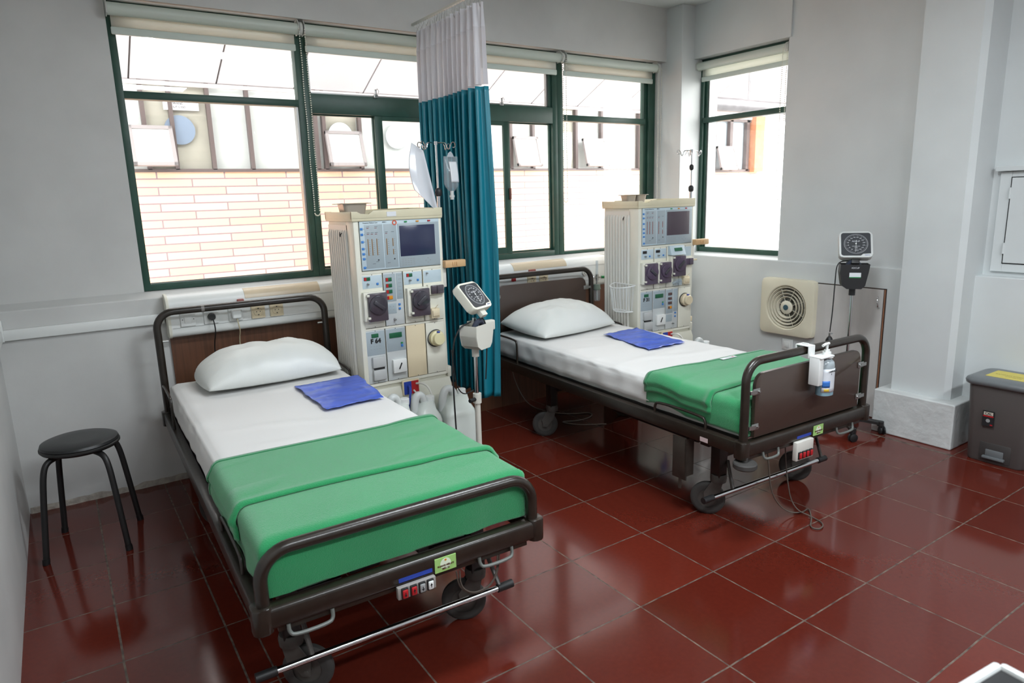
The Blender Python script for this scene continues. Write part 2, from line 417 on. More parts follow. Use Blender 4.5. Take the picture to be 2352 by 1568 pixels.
# window 2: four sliding sashes under two hinged lights
w2 = wroot(2, 0, 0)
b = MB()
b.box(.113, .150, Y0, Y1, 1.052, ZT, bev=.002); b.box(1.912, 1.955, Y0, Y1, 1.052, ZT, bev=.002)
b.box(1.005, 1.055, Y0, Y1, 1.052, ZT, bev=.002)
b.box(.149, 1.913, Y0, Y1, 1.052, 1.090, bev=.002); b.box(.149, 1.913, Y0, Y1, 1.998, 2.109, bev=.002); b.box(.149, 1.913, Y0, Y1, 2.45, ZT)
b.build('window_frame', M_green, w2)
for (a, c, inner) in ((.150, .548, 0), (.540, 1.005, 1), (1.055, 1.535, 1), (1.525, 1.912, 0)):
    y = Y0 + (.004 if inner else .03); s = .05 if inner else .012; zb = 1.092; zt = 1.998
    b = MB(); b.box(a, a + s, y, y + .02, zb, zt, bev=.002); b.box(c - s, c, y, y + .02, zb, zt, bev=.002)
    b.box(a + s, c - s, y, y + .02, zb, zb + (.045 if inner else .012)); b.box(a + s, c - s, y, y + .02, zt - (.026 if inner else .008), zt)
    sa = b.build('sliding_sash', M_green, w2)
    MB().box(a + s, c - s, y + .008, y + .012, zb + .01, zt - .008).build('glass_pane', M_pane, sa, smooth=False)
    if inner and a > 1:
        MB().box(c - .02, c - .003, y - .014, y + .0, 1.47, 1.55, bev=.005).build('sash_latch', mat('rust_brown_latch', (104, 56, 44), .5), sa)
for a, c, xs in ((.150, 1.005, .553), (1.055, 1.885, 1.47)):
    pv = (0, Y0 + .02, 2.46)
    b = MB(); b.box(a, a + .012, Y0 + .02, Y0 + .045, 2.109, 2.455); b.box(c - .012, c, Y0 + .02, Y0 + .045, 2.109, 2.455)
    b.box(a, c, Y0 + .02, Y0 + .045, 2.109, 2.119); b.box(a, c, Y0 + .02, Y0 + .045, 2.44, 2.455)
    hs = b.build('hinged_light', M_alu, w2)
    MB().box(a + .012, c - .012, Y0 + .03, Y0 + .034, 2.119, 2.44).build('glass_pane', M_pane, hs, smooth=False)
    b = MB(); b.box(xs - .014, xs + .014, Y0 - .012, Y0 + .004, 2.100, 2.122, bev=.003); b.box(xs - .008, xs + .004, Y0 - .016, Y0 - .01, 2.11, 2.15, bev=.002)
    b.tube([(xs + .01, Y0 - .012, 2.12), (xs + .02, Y0 - .012, 2.14), (xs + .01, Y0 - .012, 2.155), (xs, Y0 - .012, 2.14)], .002, 6)
    b.build('catch', M_steel, w2)
b = MB(); b.box(1.885, 1.913, Y0 + .01, Y1, 2.109, 2.45, bev=.002); b.build('jamb', M_green, w2)
# window 3: fixed light right
w3 = wroot(3, 0, 0)
b = MB()
b.box(1.956, 2.006, Y0, Y1, 1.052, ZT, bev=.002); b.box(2.838, 2.876, Y0 + .02, Y1, 1.052, ZT, bev=.002); b.box(2.876, 2.943, Y0, Y1, 1.052, ZT, bev=.002)
b.box(2.006, 2.84, Y0, Y1, 1.052, 1.072, bev=.002); b.box(2.006, 2.84, Y0, Y1, 2.022, 2.064, bev=.002); b.box(2.006, 2.84, Y0, Y1, 2.45, ZT)
b.build('window_frame', M_green, w3)
pane(w3, 2.006, 2.838, 1.072, 2.022, Y0 + .03); pane(w3, 2.006, 2.838, 2.064, 2.45, Y0 + .03)
# window 4: on the right wall
w4 = wroot(4, 0, 0)
b = MB(); X0, X1 = WX, WX + .06
b.box(X0, X1, 1.790, 1.836, 1.008, 2.49, bev=.002); b.box(X0 + .02, X1, 1.765, 1.79, 1.008, 2.49, bev=.002); b.box(X0, X1, .96, .99, 1.008, 2.49)
b.box(X0, X1, .98, 1.80, 1.008, 1.046, bev=.002); b.box(X0, X1, .98, 1.80, 2.017, 2.056, bev=.002); b.box(X0, X1, .98, 1.80, 2.45, 2.49)
b.build('window_frame', M_green, w4)
b = MB(); b.box(X0 + .028, X1, 1.752, 1.766, 1.046, 2.45); b.build('glazing_bead', M_alu, w4)
for z0, z1 in ((1.046, 2.017), (2.056, 2.45)):
    MB().box(X0 + .04, X0 + .045, .99, 1.765, z0, z1).build('glass_pane', M_pane, w4, smooth=False)

# ---- roller blinds
def blind(label, x0, x1, chain_x, chain_z, loc=(0, 0, 0), rotz=0, bottom=2.325, group='cream roller blinds over the windows', side=1):
    t = thing('roller_blind', label, 'blind', loc, rotz, group)
    y = 2.005
    b = MB(); b.cyl((x0, y, 2.437), (x1, y, 2.437), .030, seg=24); b.build('roller_tube', cloth_mat('roller_fabric_outer', (214, 222, 212), .15, bscale=800, bump=.1), t)
    b = MB(); b.grid(lambda u, v: (x0 + .012 + u * (x1 - x0 - .024), y + .026, 2.437 + v * (bottom + .03 - 2.437)), 8, 2); b.build('blind_fabric', M_blindm, t, solid=.0012)
    b = MB(); b.box(x0 + .008, x1 - .008, y + .018, y + .034, bottom, bottom + .036, bev=.006); b.build('bottom_bar', mat('blind_bottom_bar', (204, 214, 206), .5), t)
    for x in (x0 - .006, x1):
        b = MB(); b.prism([(y - .032, 2.41), (y + .03, 2.405), (y + .036, 2.484), (y - .01, 2.484), (y - .034, 2.455)], x, x + .005, axis='X')
        b.build('bracket', mat('bracket_plastic', (196, 198, 192), .4), t)
    if chain_x is not None:
        b = MB()
        # drive wheel
        b.lathe([(0, -.008), (.034, -.008), (.034, .008), (0, .008)], c=(chain_x, y, 2.44), axis='X', seg=20)
        b.build('chain_wheel', mat('chain_wheel_plastic', (200, 202, 196), .4), t)
        b = MB(); L = 2.44 - chain_z
        dy = .016
        n = int(L / .0125)
        for k in range(n):
            z = 2.43 - k * .0125
            for s_ in (-1, 1):
                wv = .0015 * math.sin(k * .21 + s_)
                bmesh.ops.create_icosphere(b.bm, subdivisions=1, radius=.0042, matrix=Matrix.Translation((chain_x + wv + s_ * dy * (1.0 if k > 3 else .9), y - .034 + s_ * .002, z)))
        for k in range(6):
            a = PI + PI * (k + .5) / 6
            bmesh.ops.create_icosphere(b.bm, subdivisions=1, radius=.0042, matrix=Matrix.Translation((chain_x + dy * math.cos(a), y - .034, 2.43 - n * .0125 + dy * math.sin(a))))
        b.build('bead_chain', mat('chain_bead', (222, 220, 205), .3), t)
    return t
blind('cream roller blind over the left window, furthest from the corner', -.832, .088, .104, 1.434)
blind('cream roller blind running behind the white top of the curtain', .126, 1.010, None, 0)
blind('cream roller blind directly right of the curtain', 1.034, 1.938, 1.955, 1.455)
blind('short cream roller blind next to the corner pillar', 1.985, 2.888, 2.905, 1.442)
t = blind('cream roller blind on the small window of the right wall', -1.81, -1.015, -1.03, 1.43, loc=(5.19 - 0.0, 0, 0), rotz=0)
t.location = (3.165 - 2.005, 0, 0)
t.rotation_euler = (0, 0, 0)
# turn it onto the right wall: local x -> world -y, local y -> world x
t.matrix_world = Matrix(((0, 1, 0, 3.165 - 2.005), (-1, 0, 0, 0), (0, 0, 1, 0), (0, 0, 0, 1)))

# ---- outside: tiled wall with a band of windows under a boarded eave
def brick_mat():
    mt = bpy.data.materials.new('long_peach_tiles'); mt.use_nodes = True; n = mt.node_tree.nodes; L = mt.node_tree.links; p = n['Principled BSDF']
    geo = n.new('ShaderNodeNewGeometry'); mp = n.new('ShaderNodeMapping'); L.new(geo.outputs['Position'], mp.inputs[0])
    sp = n.new('ShaderNodeSeparateXYZ'); L.new(geo.outputs['Position'], sp.inputs[0])
    cb = n.new('ShaderNodeCombineXYZ'); ad = n.new('ShaderNodeMath'); ad.operation = 'ADD'; ad.inputs[1].default_value = -1.785 + 6.72
    ax = n.new('ShaderNodeMath'); ax.operation = 'ADD'; ax.inputs[1].default_value = .151 + 5.3 + .265
    L.new(sp.outputs[0], ax.inputs[0]); L.new(sp.outputs[2], ad.inputs[0]); L.new(ax.outputs[0], cb.inputs[0]); L.new(ad.outputs[0], cb.inputs[1])
    br = n.new('ShaderNodeTexBrick'); br.offset = .5; br.inputs['Scale'].default_value = 1.0
    br.inputs['Brick Width'].default_value = .53; br.inputs['Row Height'].default_value = .0672; br.inputs['Mortar Size'].default_value = .006
    br.inputs['Mortar Smooth'].default_value = .1; br.inputs['Color1'].default_value = srgb((232, 180, 146)); br.inputs['Color2'].default_value = srgb((236, 196, 168)); br.inputs['Mortar'].default_value = srgb((140, 118, 124))
    L.new(cb.outputs[0], br.inputs[0]); L.new(br.outputs[0], p.inputs['Base Color']); p.inputs['Roughness'].default_value = .6
    return mt
YE = 4.4
struct(MB().box(-4, 5.12, YE, YE + .3, -.5, 1.778).build('wall_outside', brick_mat(), smooth=False))
M_brown_al = mat('brown_window_profile', (96, 84, 82), .45)
M_int = mat('pale_interior_board', (226, 228, 226), .6)
M_casf = mat('grey_casement_profile', (150, 144, 144), .45)
M_int2 = mat('cream_interior_board', (196, 190, 176), .6, nscale=3, namp=.1)
M_brickor = mat('orange_brick_pier', (206, 140, 104), .7, nscale=14, namp=.2)
wo = wroot(5, 0, 0)
b = MB(); b.box(-4, 5.12, YE - .02, YE + .03, 1.772, 1.798)
xs = [-1.9, -1.4, -.457, -.25, .043, .363, .955, 1.03, 1.38, 2.2, 2.75, 3.12, 3.42, 4.04, 4.43, 5.05]
for x in xs: b.box(x - .016, x + .016, YE - .02, YE + .03, 1.79, 2.52)
b.build('window_frame', M_brown_al, wo)
MB().box(-4, 5.1, YE + .05, YE + .06, 1.78, 2.6, ).build('backing_board', M_int, wo, smooth=False)
b = MB(); b.box(-.44, .03, YE + .04, YE + .045, 1.79, 2.52); b.box(1.04, 1.36, YE + .04, YE + .045, 2.14, 2.52); b.box(3.44, 4.03, YE + .04, YE + .045, 1.79, 2.52)
b.build('cream_board', M_int2, wo, smooth=False)
MB().box(-4, 5.1, YE + .01, YE + .014, 1.79, 2.52).build('glass_pane', M_pane, wo, smooth=False)
for x, z, r, c_ in ((-.195, 2.113, .118, (122, 138, 158)), (1.765, 2.105, .115, (196, 206, 210)), (1.19, 2.10, .12, (200, 210, 214)), (3.88, 2.10, .10, (178, 206, 202))):
    b = MB(); b.cyl((x, YE + .004, z), (x, YE + .009, z), r, seg=40); b.build('round_film', mat('film_%d' % c_[0], c_, .5), wo)
b = MB(); b.box(-.30, -.03, YE - .002, YE + .008, 2.27, 2.35); b.build('room_sign', M_paper, wo, smooth=False)
b = MB(); b.text('WANG', .024, FX(-.225, YE - .004, 2.322), align='LEFT'); b.text('LIT CSSD', .024, FX(-.225, YE - .004, 2.294), align='LEFT'); b.build('sign_lettering', M_dark, wo, smooth=False)
for x0, x1 in ((-.585, -.262), (1.02, 1.375), (3.12, 3.45), (4.10, 4.45)):
    t = MB(); z0, z1 = 1.80, 2.13; d = .028
    t.box(x0, x1, -.03, 0, z0 - z1, z0 - z1 + d); t.box(x0, x1, -.03, 0, -d, 0); t.box(x0, x0 + d, -.03, 0, z0 - z1, 0); t.box(x1 - d, x1, -.03, 0, z0 - z1, 0)
    t.box(x0 + d, x1 - d, -.017, -.012, z0 - z1 + d, -d, m=1)
    o = t.build('open_casement', [M_casf, M_int], wo); o.location = (0, YE - .03, z1); o.rotation_euler = (math.radians(-16), 0, 0)
struct(MB().box(5.12, 5.42, YE - .12, YE + .3, 1.74, 2.6).build('wall_outside_pier', M_brickor, smooth=False))
# further facade seen through the right window
wo2 = wroot(6, 0, 0)
b = MB(); b.box(5.45, 7.22, YE - .02, YE + .03, 1.74, 1.78)
for x in (5.8, 6.36, 6.46, 6.80, 7.16): b.box(x - .03, x + .03, YE - .02, YE + .03, 1.76, 2.46)
b.box(5.45, 7.22, YE - .02, YE + .03, 2.42, 2.46)
b.build('window_frame', M_brown_al, wo2)
MB().box(5.45, 7.2, YE + .05, YE + .06, 1.76, 2.5).build('backing_board', mat('slate_interior_board', (190, 200, 206), .6), wo2, smooth=False)
t = MB(); x0, x1, h, d = 6.47, 6.83, .33, .03
t.box(x0, x1, -.03, 0, -h, -h + d); t.box(x0, x1, -.03, 0, -d, 0); t.box(x0, x0 + d, -.03, 0, -h, 0); t.box(x1 - d, x1, -.03, 0, -h, 0); t.box(x0 + d, x1 - d, -.017, -.012, -h + d, -d, m=1)
o = t.build('open_casement', [M_casf, M_int], wo2); o.location = (0, YE - .03, 2.08); o.rotation_euler = (math.radians(-16), 0, 0)
struct(MB().box(5.12, 7.42, YE, YE + .3, -.5, 1.74).build('wall_outside_far', brick_mat(), smooth=False))
struct(MB().box(7.22, 7.42, YE - .1, YE + .3, 1.74, 2.5).build('wall_outside_far_pier', M_brickor, smooth=False))
# boarded eave sloping up towards this building
def eave(u, v):
    return (0, 0, 0)
b = MB()
PW = .654; sl = .47
k = 0; x = -.527 - PW * 6
while x < 8.4:
    g = .007; y0, y1 = 2.95, YE + .02
    v = [(x + g, y0, 2.485 + sl * (YE - y0)), (x + PW - g, y0, 2.485 + sl * (YE - y0)), (x + PW - g, y1, 2.485 - sl * .02), (x + g, y1, 2.485 - sl * .02)]
    lo = [b.bm.verts.new(p) for p in v]; hi = [b.bm.verts.new((p[0], p[1], p[2] + .02)) for p in v]
    b.bm.faces.new(lo); b.bm.faces.new(hi[::-1])
    for i in range(4): b.bm.faces.new((lo[i], lo[(i + 1) % 4], hi[(i + 1) % 4], hi[i]))
    q0 = [(x - .03, y0, 2.50 + sl * (YE - y0)), (x + .03, y0, 2.50 + sl * (YE - y0)), (x + .03, y1, 2.50 - sl * .02), (x - .03, y1, 2.50 - sl * .02)]
    lo = [b.bm.verts.new((p[0], p[1], p[2] + .0065)) for p in q0]; hi = [b.bm.verts.new((p[0], p[1], p[2] + .03)) for p in q0]
    fs_ = [b.bm.faces.new(lo), b.bm.faces.new(hi[::-1])]
    for i in range(4): fs_.append(b.bm.faces.new((lo[i], lo[(i + 1) % 4], hi[(i + 1) % 4], hi[i])))
    b._m(fs_, 1)
    x += PW; k += 1
struct(b.build('ceiling_outside', [mat('white_eave_board', (212, 209, 212), .6, nscale=1.2, namp=.05), mat('dark_batten', (96, 90, 88), .8)], smooth=False))
b = MB(); b.box(-4, 8, YE - .03, YE - .005, 2.455, 2.488, bev=.003); struct(b.build('trim_2', mat('pale_eave_trim', (214, 206, 204), .6, nscale=8, namp=.3), smooth=False))
b = MB(); b.cyl((4.62, 3.2, 2.42), (9.0, 3.2, 2.44), .07, seg=28); b.cyl((4.9, 3.2, 2.421), (5.45, 3.2, 2.424), .077, seg=28)
for x in (5.6, 6.9):
    for dy in (-.01, .01): b.cyl((x, 3.2 + dy, 2.44), (x, 3.2 + dy, 2.485 + .47 * (4.4 - 3.2) + .002), .004, seg=8)
o = b.build('duct_pipe', mat('galvanised_duct', (112, 110, 112), .3, metal=.45, nscale=8, namp=.3))
tag(o, 'silver galvanised duct pipe under the eave beyond the small right window', 'pipe')
MB_l = MB().cyl((-.40, 3.955, 2.682), (-.40, 3.975, 2.71), .058, seg=28)
o = MB_l.build('downlight', mat('lit_downlight', (255, 255, 255), .5, emit=12)); o.rotation_euler = (0, 0, 0)
tag(o, 'round lit downlight in the white eave outside the left window', 'light')

# ================================================================== BEDS
BW = .43   # half width at tube centres
BL = 2.10
def bed(label, loc, rotz, kind):
    t = thing('hospital_bed', label, 'bed', loc, rotz, 'brown hospital beds')
    # frame
    b = MB()
    for s in (-1, 1):
        b.box(s * .435 - .02, s * .435 + .02, .01, BL - .01, .388, .446, bev=.004)
    b.box(-.455, .455, -.026, .022, .382, .446, bev=.012, seg=3)
    b.box(-.455, .455, BL - .02, BL + .026, .384, .446, bev=.012, seg=3)
    b.box(-.40, .40, -.012, .0, .30 + .065, .384)
    b.build('bed_frame', M_frame, t)
    # corner blocks
    for s in (-1, 1):
        for y in (0, BL):
            b = MB(); b.prism([(x + s * .437, yy + y) for x, yy in rrect(-.026, .026, -.03, .03, .018)], .376, .45, axis='Z', bev=.003)
            b.build('corner_block', M_frame, t)
    # lying surface, in sections
    b = MB()
    for y0, y1 in ((.05, .52), (.53, .98), (.99, 1.28), (1.29, 2.06)): b.box(-.405, .405, y0, y1, .440, .452, bev=.003)
    b.box(-.41, -.398, .03, 2.07, .405, .455); b.box(.398, .41, .03, 2.07, .405, .455)
    b.build('lying_surface', M_frame_d, t)
    def bow(y, top, name, r=.0185):
        R = .085
        p = [(-BW, y, .40), (-BW, y, top - R)] + [(x, y, z) for x, z in arc(-BW + R, top - R, R, 180, 90, 8)] + [(x, y, z) for x, z in arc(BW - R, top - R, R, 90, 0, 8)] + [(BW, y, top - R), (BW, y, .40)]
        return MB().tube(p, r, 16).build(name, M_frame, t, angle=60)
    hb = bow(BL, .965, 'head_bow')
    fb = bow(0, .597 if kind == 1 else .79, 'foot_bow')
    def board(y, z0, z1, parent, rev):
        r = .05; pl = arc(.375 - r, z1 - r, r, 0, 90) + arc(-.375 + r, z1 - r, r, 90, 180) + [(-.375, z0), (.375, z0)]
        o = MB().prism(pl, y - .009, y + .009, axis='Y', bev=.002).build('end_board', M_board, parent)
        for s in (-1, 1):
            for z in (z0 + .05, z1 - .075):
                q = MB().box(s * .375 - .022, s * .375 + .022, y - .014, y - .009, z - .014, z + .014, bev=.003)
                q.box(min(s * .375, s * .415), max(s * .375, s * .415), y - .016, y - .011, z - .008, z + .008); q.cyl((s * .362, y - .02, z), (s * .362, y - .012, z), .005, seg=10)
                q.build('clip', M_steel, o)
        return o
    if kind == 1:
        MB().cyl((-.215, BL, .965), (-.200, BL, .965), .0195, seg=20).build('tape_wrap', mat('grey_tape', (120, 116, 112), .4), hb)
    if kind == 2:
        board(BL, .46, .905, hb, 0); board(0, .455, .735, fb, 0)
    else:
        for s in (-1, 1):
            MB().cyl((s * (BW - .045), BL, .815), (s * BW, BL, .815), .005, seg=8).build('board_pin', M_steel, hb)
    # legs, lifting frame
    b = MB()
    b.box(-.30, .30, 1.50, 1.555, .30, .36, bev=.004); b.box(-.30, .30, .30, .355, .30, .36, bev=.004)
    for s in (-1, 1): b.box(s * .17 - .022, s * .17 + .022, .30, 1.55, .27, .33, bev=.004)
    b.box(-.10, .10, .55, 1.25, .20, .30, bev=.01)
    for s in (-1, 1):
        for y0, y1 in ((.42, .70), (1.18, 1.46)):
            b.tube([(s * .13, y0, .31), (s * .13, y1, .42)], .014, 8)
    b.build('lifting_frame', M_black, t)
    b = MB(); b.cyl((0, .62, .25), (0, 1.18, .25), .035); b.box(-.06, .06, .44, .62, .19, .32, bev=.01); b.build('lift_motor', M_black, t)
    for (sx, y, yc) in ((-1, .25, .215), (1, .25, .215), (-1, 1.58, 1.55), (1, 1.58, 1.55)):
        x = sx * .325 + (.0 if y < 1 else 0)
        b = MB(); b.box(x - .027, x + .027, yc - .027, yc + .027, .19, .392, bev=.004)
        b.box(min(x, sx * .16), max(x, sx * .16), yc - .024, yc + .024, .29, .345, bev=.003)
        b.build('leg', M_frame_d, t)
        c = bpy.data.objects.new('caster', None); C.objects.link(c); c.parent = t; c.location = (x, yc, 0); c.empty_display_size = .05
        c.rotation_euler = (0, 0, math.radians(({(-1, .25): -122, (1, .25): 62, (-1, 1.58): 28, (1, 1.58): 50} if kind == 1 else {(-1, .25): 36, (1, .25): 32, (-1, 1.58): 52, (1, 1.58): 40})[(sx, y)]))
        b = MB(); b.lathe([(0, .205), (.034, .205), (.038, .19), (.036, .168), (0, .168)], c=(0, .0, 0), seg=24)
        b.prism([(-.022, .17), (.028, .172), (.062, .115), (.056, .066), (.034, .066), (-.012, .12)], -.026, -.021, axis='X')
        b.prism([(-.022, .17), (.028, .172), (.062, .115), (.056, .066), (.034, .066), (-.012, .12)], .021, .026, axis='X')
        b.box(-.026, .026, -.02, .02, .163, .172); b.cyl((-.03, .045, .08), (.03, .045, .08), .007, seg=12)
        b.build('fork', M_wheel, c)
        b = MB(); b.lathe([(.045, -.015), (.062, -.015), (.072, -.014), (.079, -.008), (.080, 0), (.079, .008), (.072, .014), (.062, .015), (.045, .015)], c=(0, .045, .08), axis='X', seg=40)
        b.build('tyre', M_rubber, c)
        b = MB(); b.lathe([(0, -.016), (.016, -.016), (.018, -.011), (.050, -.009), (.056, -.014), (.062, -.014), (.062, .014), (.056, .014), (.050, .009), (.018, .011), (.016, .016), (0, .016)], c=(0, .045, .08), axis='X', seg=36)
        b.build('wheel_disc', M_wheel, c)
    # brake bar
    yb, zb = .105, .17
    a0, a1 = (-.455, .41) if kind == 1 else (-.545, .325)
    b = MB(); b.cyl((a0 + .045, yb, zb), (a1 - .045, yb, zb - .006), .0105, seg=16)
    bb = b.build('brake_bar', M_chrome, t, angle=60)
    for s in (-1, 1):
        x = s * .325
        MB().tube([(x + .03, .19, .27), (x + (.034 if kind == 1 else -.03), yb, zb)], .008, 8).build('brake_arm', mat('dark_worn_rod', (70, 64, 60), .4), t)
    MB().cyl((a0, yb, zb), (a0 + .06, yb, zb), .0145, seg=16).build('end_cap', M_rubber_b, bb); MB().cyl((a1 - .06, yb, zb - .006), (a1, yb, zb - .006), .0145, seg=16).build('end_cap', M_rubber_b, bb)
    # handles below the foot rail
    def handle(x0, x1, y=-.02):
        p = [(x0, y, .385), (x0, y - .005, .362), (x0 + .012, y - .012, .352), (x1 - .012, y - .012, .352), (x1, y - .005, .362), (x1, y, .385)]
        MB().tube(p, .0055, 10, smooth=2).build('pull_handle', mat('grey_painted_rod', (98, 102, 98), .4), t)
    if kind == 1:
        handle(-.375, -.255); handle(.215, .335)
    else:
        handle(-.325, -.225); handle(.20, .325)
        b = MB(); b.lathe([(0, -.013), (.046, -.013), (.050, -.008), (.050, .008), (.046, .013), (0, .013)], c=(-.438, -.02, .352), seg=32)
        b.cyl((-.438, -.02, .36), (-.438, -.02, .385), .012); b.build('corner_bumper', M_rubber, t)
        b = MB(); b.box(-.452, -.445, .30, .385, .17, .375, bev=.002); b.box(-.452, -.40, .30, .306, .19, .375); b.box(-.45, -.445, .33, .345, .12, .19)
        b.build('side_bracket', M_steel if 0 else mat('worn_brown_bracket', (58, 51, 45), .5, nscale=20, namp=.3), t)
        MB().box(-.4565, -.4555, .17, .215, .395, .415).build('pale_sticker', mat('pink_white_sticker', (206, 186, 186), .5), t, smooth=False)
    # control box
    x0 = -.070 if kind == 1 else -.122
    if kind == 1:
        b = MB(); b.box(x0, x0 + .122, -.046, -.03, .352, .390, bev=.003); cb = b.build('control_box', mat('control_plate', (150, 146, 142), .4), t)
        keys = [(x0 + .020, M_red), (x0 + .048, M_red), (x0 + .075, M_greyp), (x0 + .102, M_white)]
        zc, kw = .371, .0085
    else:
        b = MB(); b.box(x0, x0 + .122, -.042, -.02, .297, .385, bev=.004); cb = b.build('control_box', mat('control_box_plastic', (206, 204, 196), .4), t)
        keys = [(x0 + .022 + .026 * i, M_red) for i in range(4)]; zc, kw = .322, .0085
    for kx, km in keys:
        yk = -.046 if kind == 1 else -.042
        b = MB(); b.box(kx - kw - .002, kx + kw + .002, yk - .006, yk + .002, zc - .017, zc + .017, bev=.002); k_ = b.build('rocker_switch', M_black, cb)
        MB().box(kx - kw, kx + kw, yk - .010, yk - .004, zc - .013, zc + .013, bev=.003).build('key', km, k_)
        if kind == 1:
            M_ = FX(kx, yk - .0105, zc)
            bb2 = MB(); bb2.box(kx - .001, kx + .001, yk - .0112, yk - .0102, zc - .006, zc + .006)
            up = keys.index((kx, km)) % 2
            zt = zc + (.008 if up else -.008); zz = zc + (.001 if up else -.001)
            bb2.prism([(kx - .004, zz), (kx + .004, zz), (kx, zt)], yk - .0112, yk - .0102)
            bb2.build('arrow_mark', M_dark, k_, smooth=False)
    MB().box(x0 + (.012 if kind == 1 else .02), x0 + .12, -.0275, -.026, .395, .407).build('blue_strip', M_blue, t, smooth=False)
    # name tag
    tx = .058 if kind == 1 else .012
    b = MB(); b.box(tx, tx + .072, -.0295, -.0265, .385, .432, bev=.001)
    tg = b.build('name_tag', M_sticker, t, smooth=False)
    b = MB(); b.cyl((tx + .036, -.0297, .41), (tx + .036, -.0294, .41), .018, seg=24); b.build('pale_disc', mat('pale_disc', (226, 238, 214), .5), tg, smooth=False)
    b = MB(); b.text('RUANG MELATI', .0078, FX(tx + .036, -.0305, .405), bold=.0002); b.text('BED 12' if kind == 1 else 'BED 13', .0078, FX(tx + .036, -.0305, .395), bold=.0002); b.build('lettering', mat('brown_print', (90, 60, 40), .5), tg, smooth=False)
    b = MB(); b.lathe([(0, -.0303), (.0035, -.0303), (.0035, -.0295), (0, -.0295)], c=(tx + .036, 0, .422), axis='Y', seg=10); b.build('emblem', M_org, tg, smooth=False)
    # mattress retaining loops along the rails
    def loop(s, y0, y1, z1, xo=.440):
        x = s * xo
        p = [(x, y0, .44), (x, y0, z1 - .02), (x, y0 + .02, z1), (x, y1 - .02, z1), (x, y1, z1 - .02), (x, y1, .44)]
        MB().tube(p, .0065, 10, smooth=2).build('mattress_loop', M_frame, t, angle=60)
    loop(-1, .20, .52, .505); loop(1, .20, .52, .505)
    loop(-1, 1.76, 2.08, .60); loop(1, 1.76, 2.08, .60)
    return t
B1L, B1R = (-.450, -.305, 0), math.atan2(-.05, 2.1)
B2L, B2R = (1.525, -.308, 0), math.atan2(-.070, 2.1)
bed1 = bed('brown tubular hospital bed beside the stool, low open foot rail', B1L, -math.atan2(.052, 2.1), 1)
bed2 = bed('brown tubular hospital bed with brown end boards, nearer the small window', B2L, -math.atan2(.070, 2.1), 2)
R1, R2 = -math.atan2(.052, 2.1), -math.atan2(.070, 2.1)
def fb(loc, rot, x, y, z):
    """bed-local point to world"""
    c, s = math.cos(rot), math.sin(rot); return (loc[0] + c * x - s * y, loc[1] + s * x + c * y, loc[2] + z)

# ---- mattresses in stretched sheets
MT = .602     # mattress top
def mattress(label, loc, rot, seed, x0=-.418, x1=.418, y0=.045, y1=2.06):
    t = thing('mattress', label, 'mattress', fb(loc, rot, 0, 0, 0), rot, 'mattresses on the beds')
    zb, zt = .455, MT
    cx, cy = (x0 + x1) / 2, (y0 + y1) / 2; hx, hy = (x1 - x0) / 2, (y1 - y0) / 2
    def fn(u, v):
        # v runs from the lower left edge over the top to the lower right edge
        y = y0 + u * (y1 - y0)
        per = [(x0 + .012, zb), (x0 - .004, zb + .03), (x0, zt - .04), (x0 + .010, zt - .012), (x0 + .04, zt)]
        per = per + [(-x, z) for x, z in per[::-1]] if abs(x0 + x1) < 1e-6 else per
        s = v * (len(per) - 1)
        # more samples on the top
        if v < .25: s = v / .25 * 4
        elif v > .75: s = 5 + (v - .75) / .25 * 4
        else: s = 4 + (v - .25) / .5
        i = min(int(s), len(per) - 2); f = s - i
        x = per[i][0] * (1 - f) + per[i + 1][0] * f; z = per[i][1] * (1 - f) + per[i + 1][1] * f
        e = min(u, 1 - u) * (y1 - y0)
        dz = 0
        if e < .03: dz = -(1 - math.sqrt(max(0, 1 - (1 - e / .03) ** 2))) * .03
        z = z + dz * max(0, (z - zb) / (zt - zb))
        # soft rumples
        q = noise.noise(Vector((x * 4.5 + seed, y * 2.2, seed))) * .004
        st = noise.noise(Vector((x * 1.5 + y * 9, y * 1.3 - x * 3, seed + 4)))
        q += max(0, st - .12) * .013
        side = 1 if z < zt - .02 else 0
        if side:
            w = noise.noise(Vector((y * 10 + seed, z * 14, side))) * .007
            x += w if x < 0 else -w
        return (x, y, z + (q if not side else 0))
    b = MB(); b.grid(fn, 110, 64)
    # end faces
    for u in (0, 1):
        row = [fn(u, j / 64) for j in range(65)]
        vs = [b.bm.verts.new(p) for p in row]; b.bm.faces.new(vs)
    bmesh.ops.remove_doubles(b.bm, verts=b.bm.verts, dist=.0008)
    b.build('fitted_sheet', M_sheet, t, angle=70)
    b = MB(); b.box(x0 + .03, x1 - .03, y0 + .03, y1 - .03, .4525, zt - .03, bev=.01); b.build('foam_core', M_offw, t)
    return t
mattress('mattress in a smooth white sheet on the bed beside the stool', B1L, R1, 1.3)
mattress('mattress in a white sheet on the bed with brown end boards', B2L, R2, 5.1)

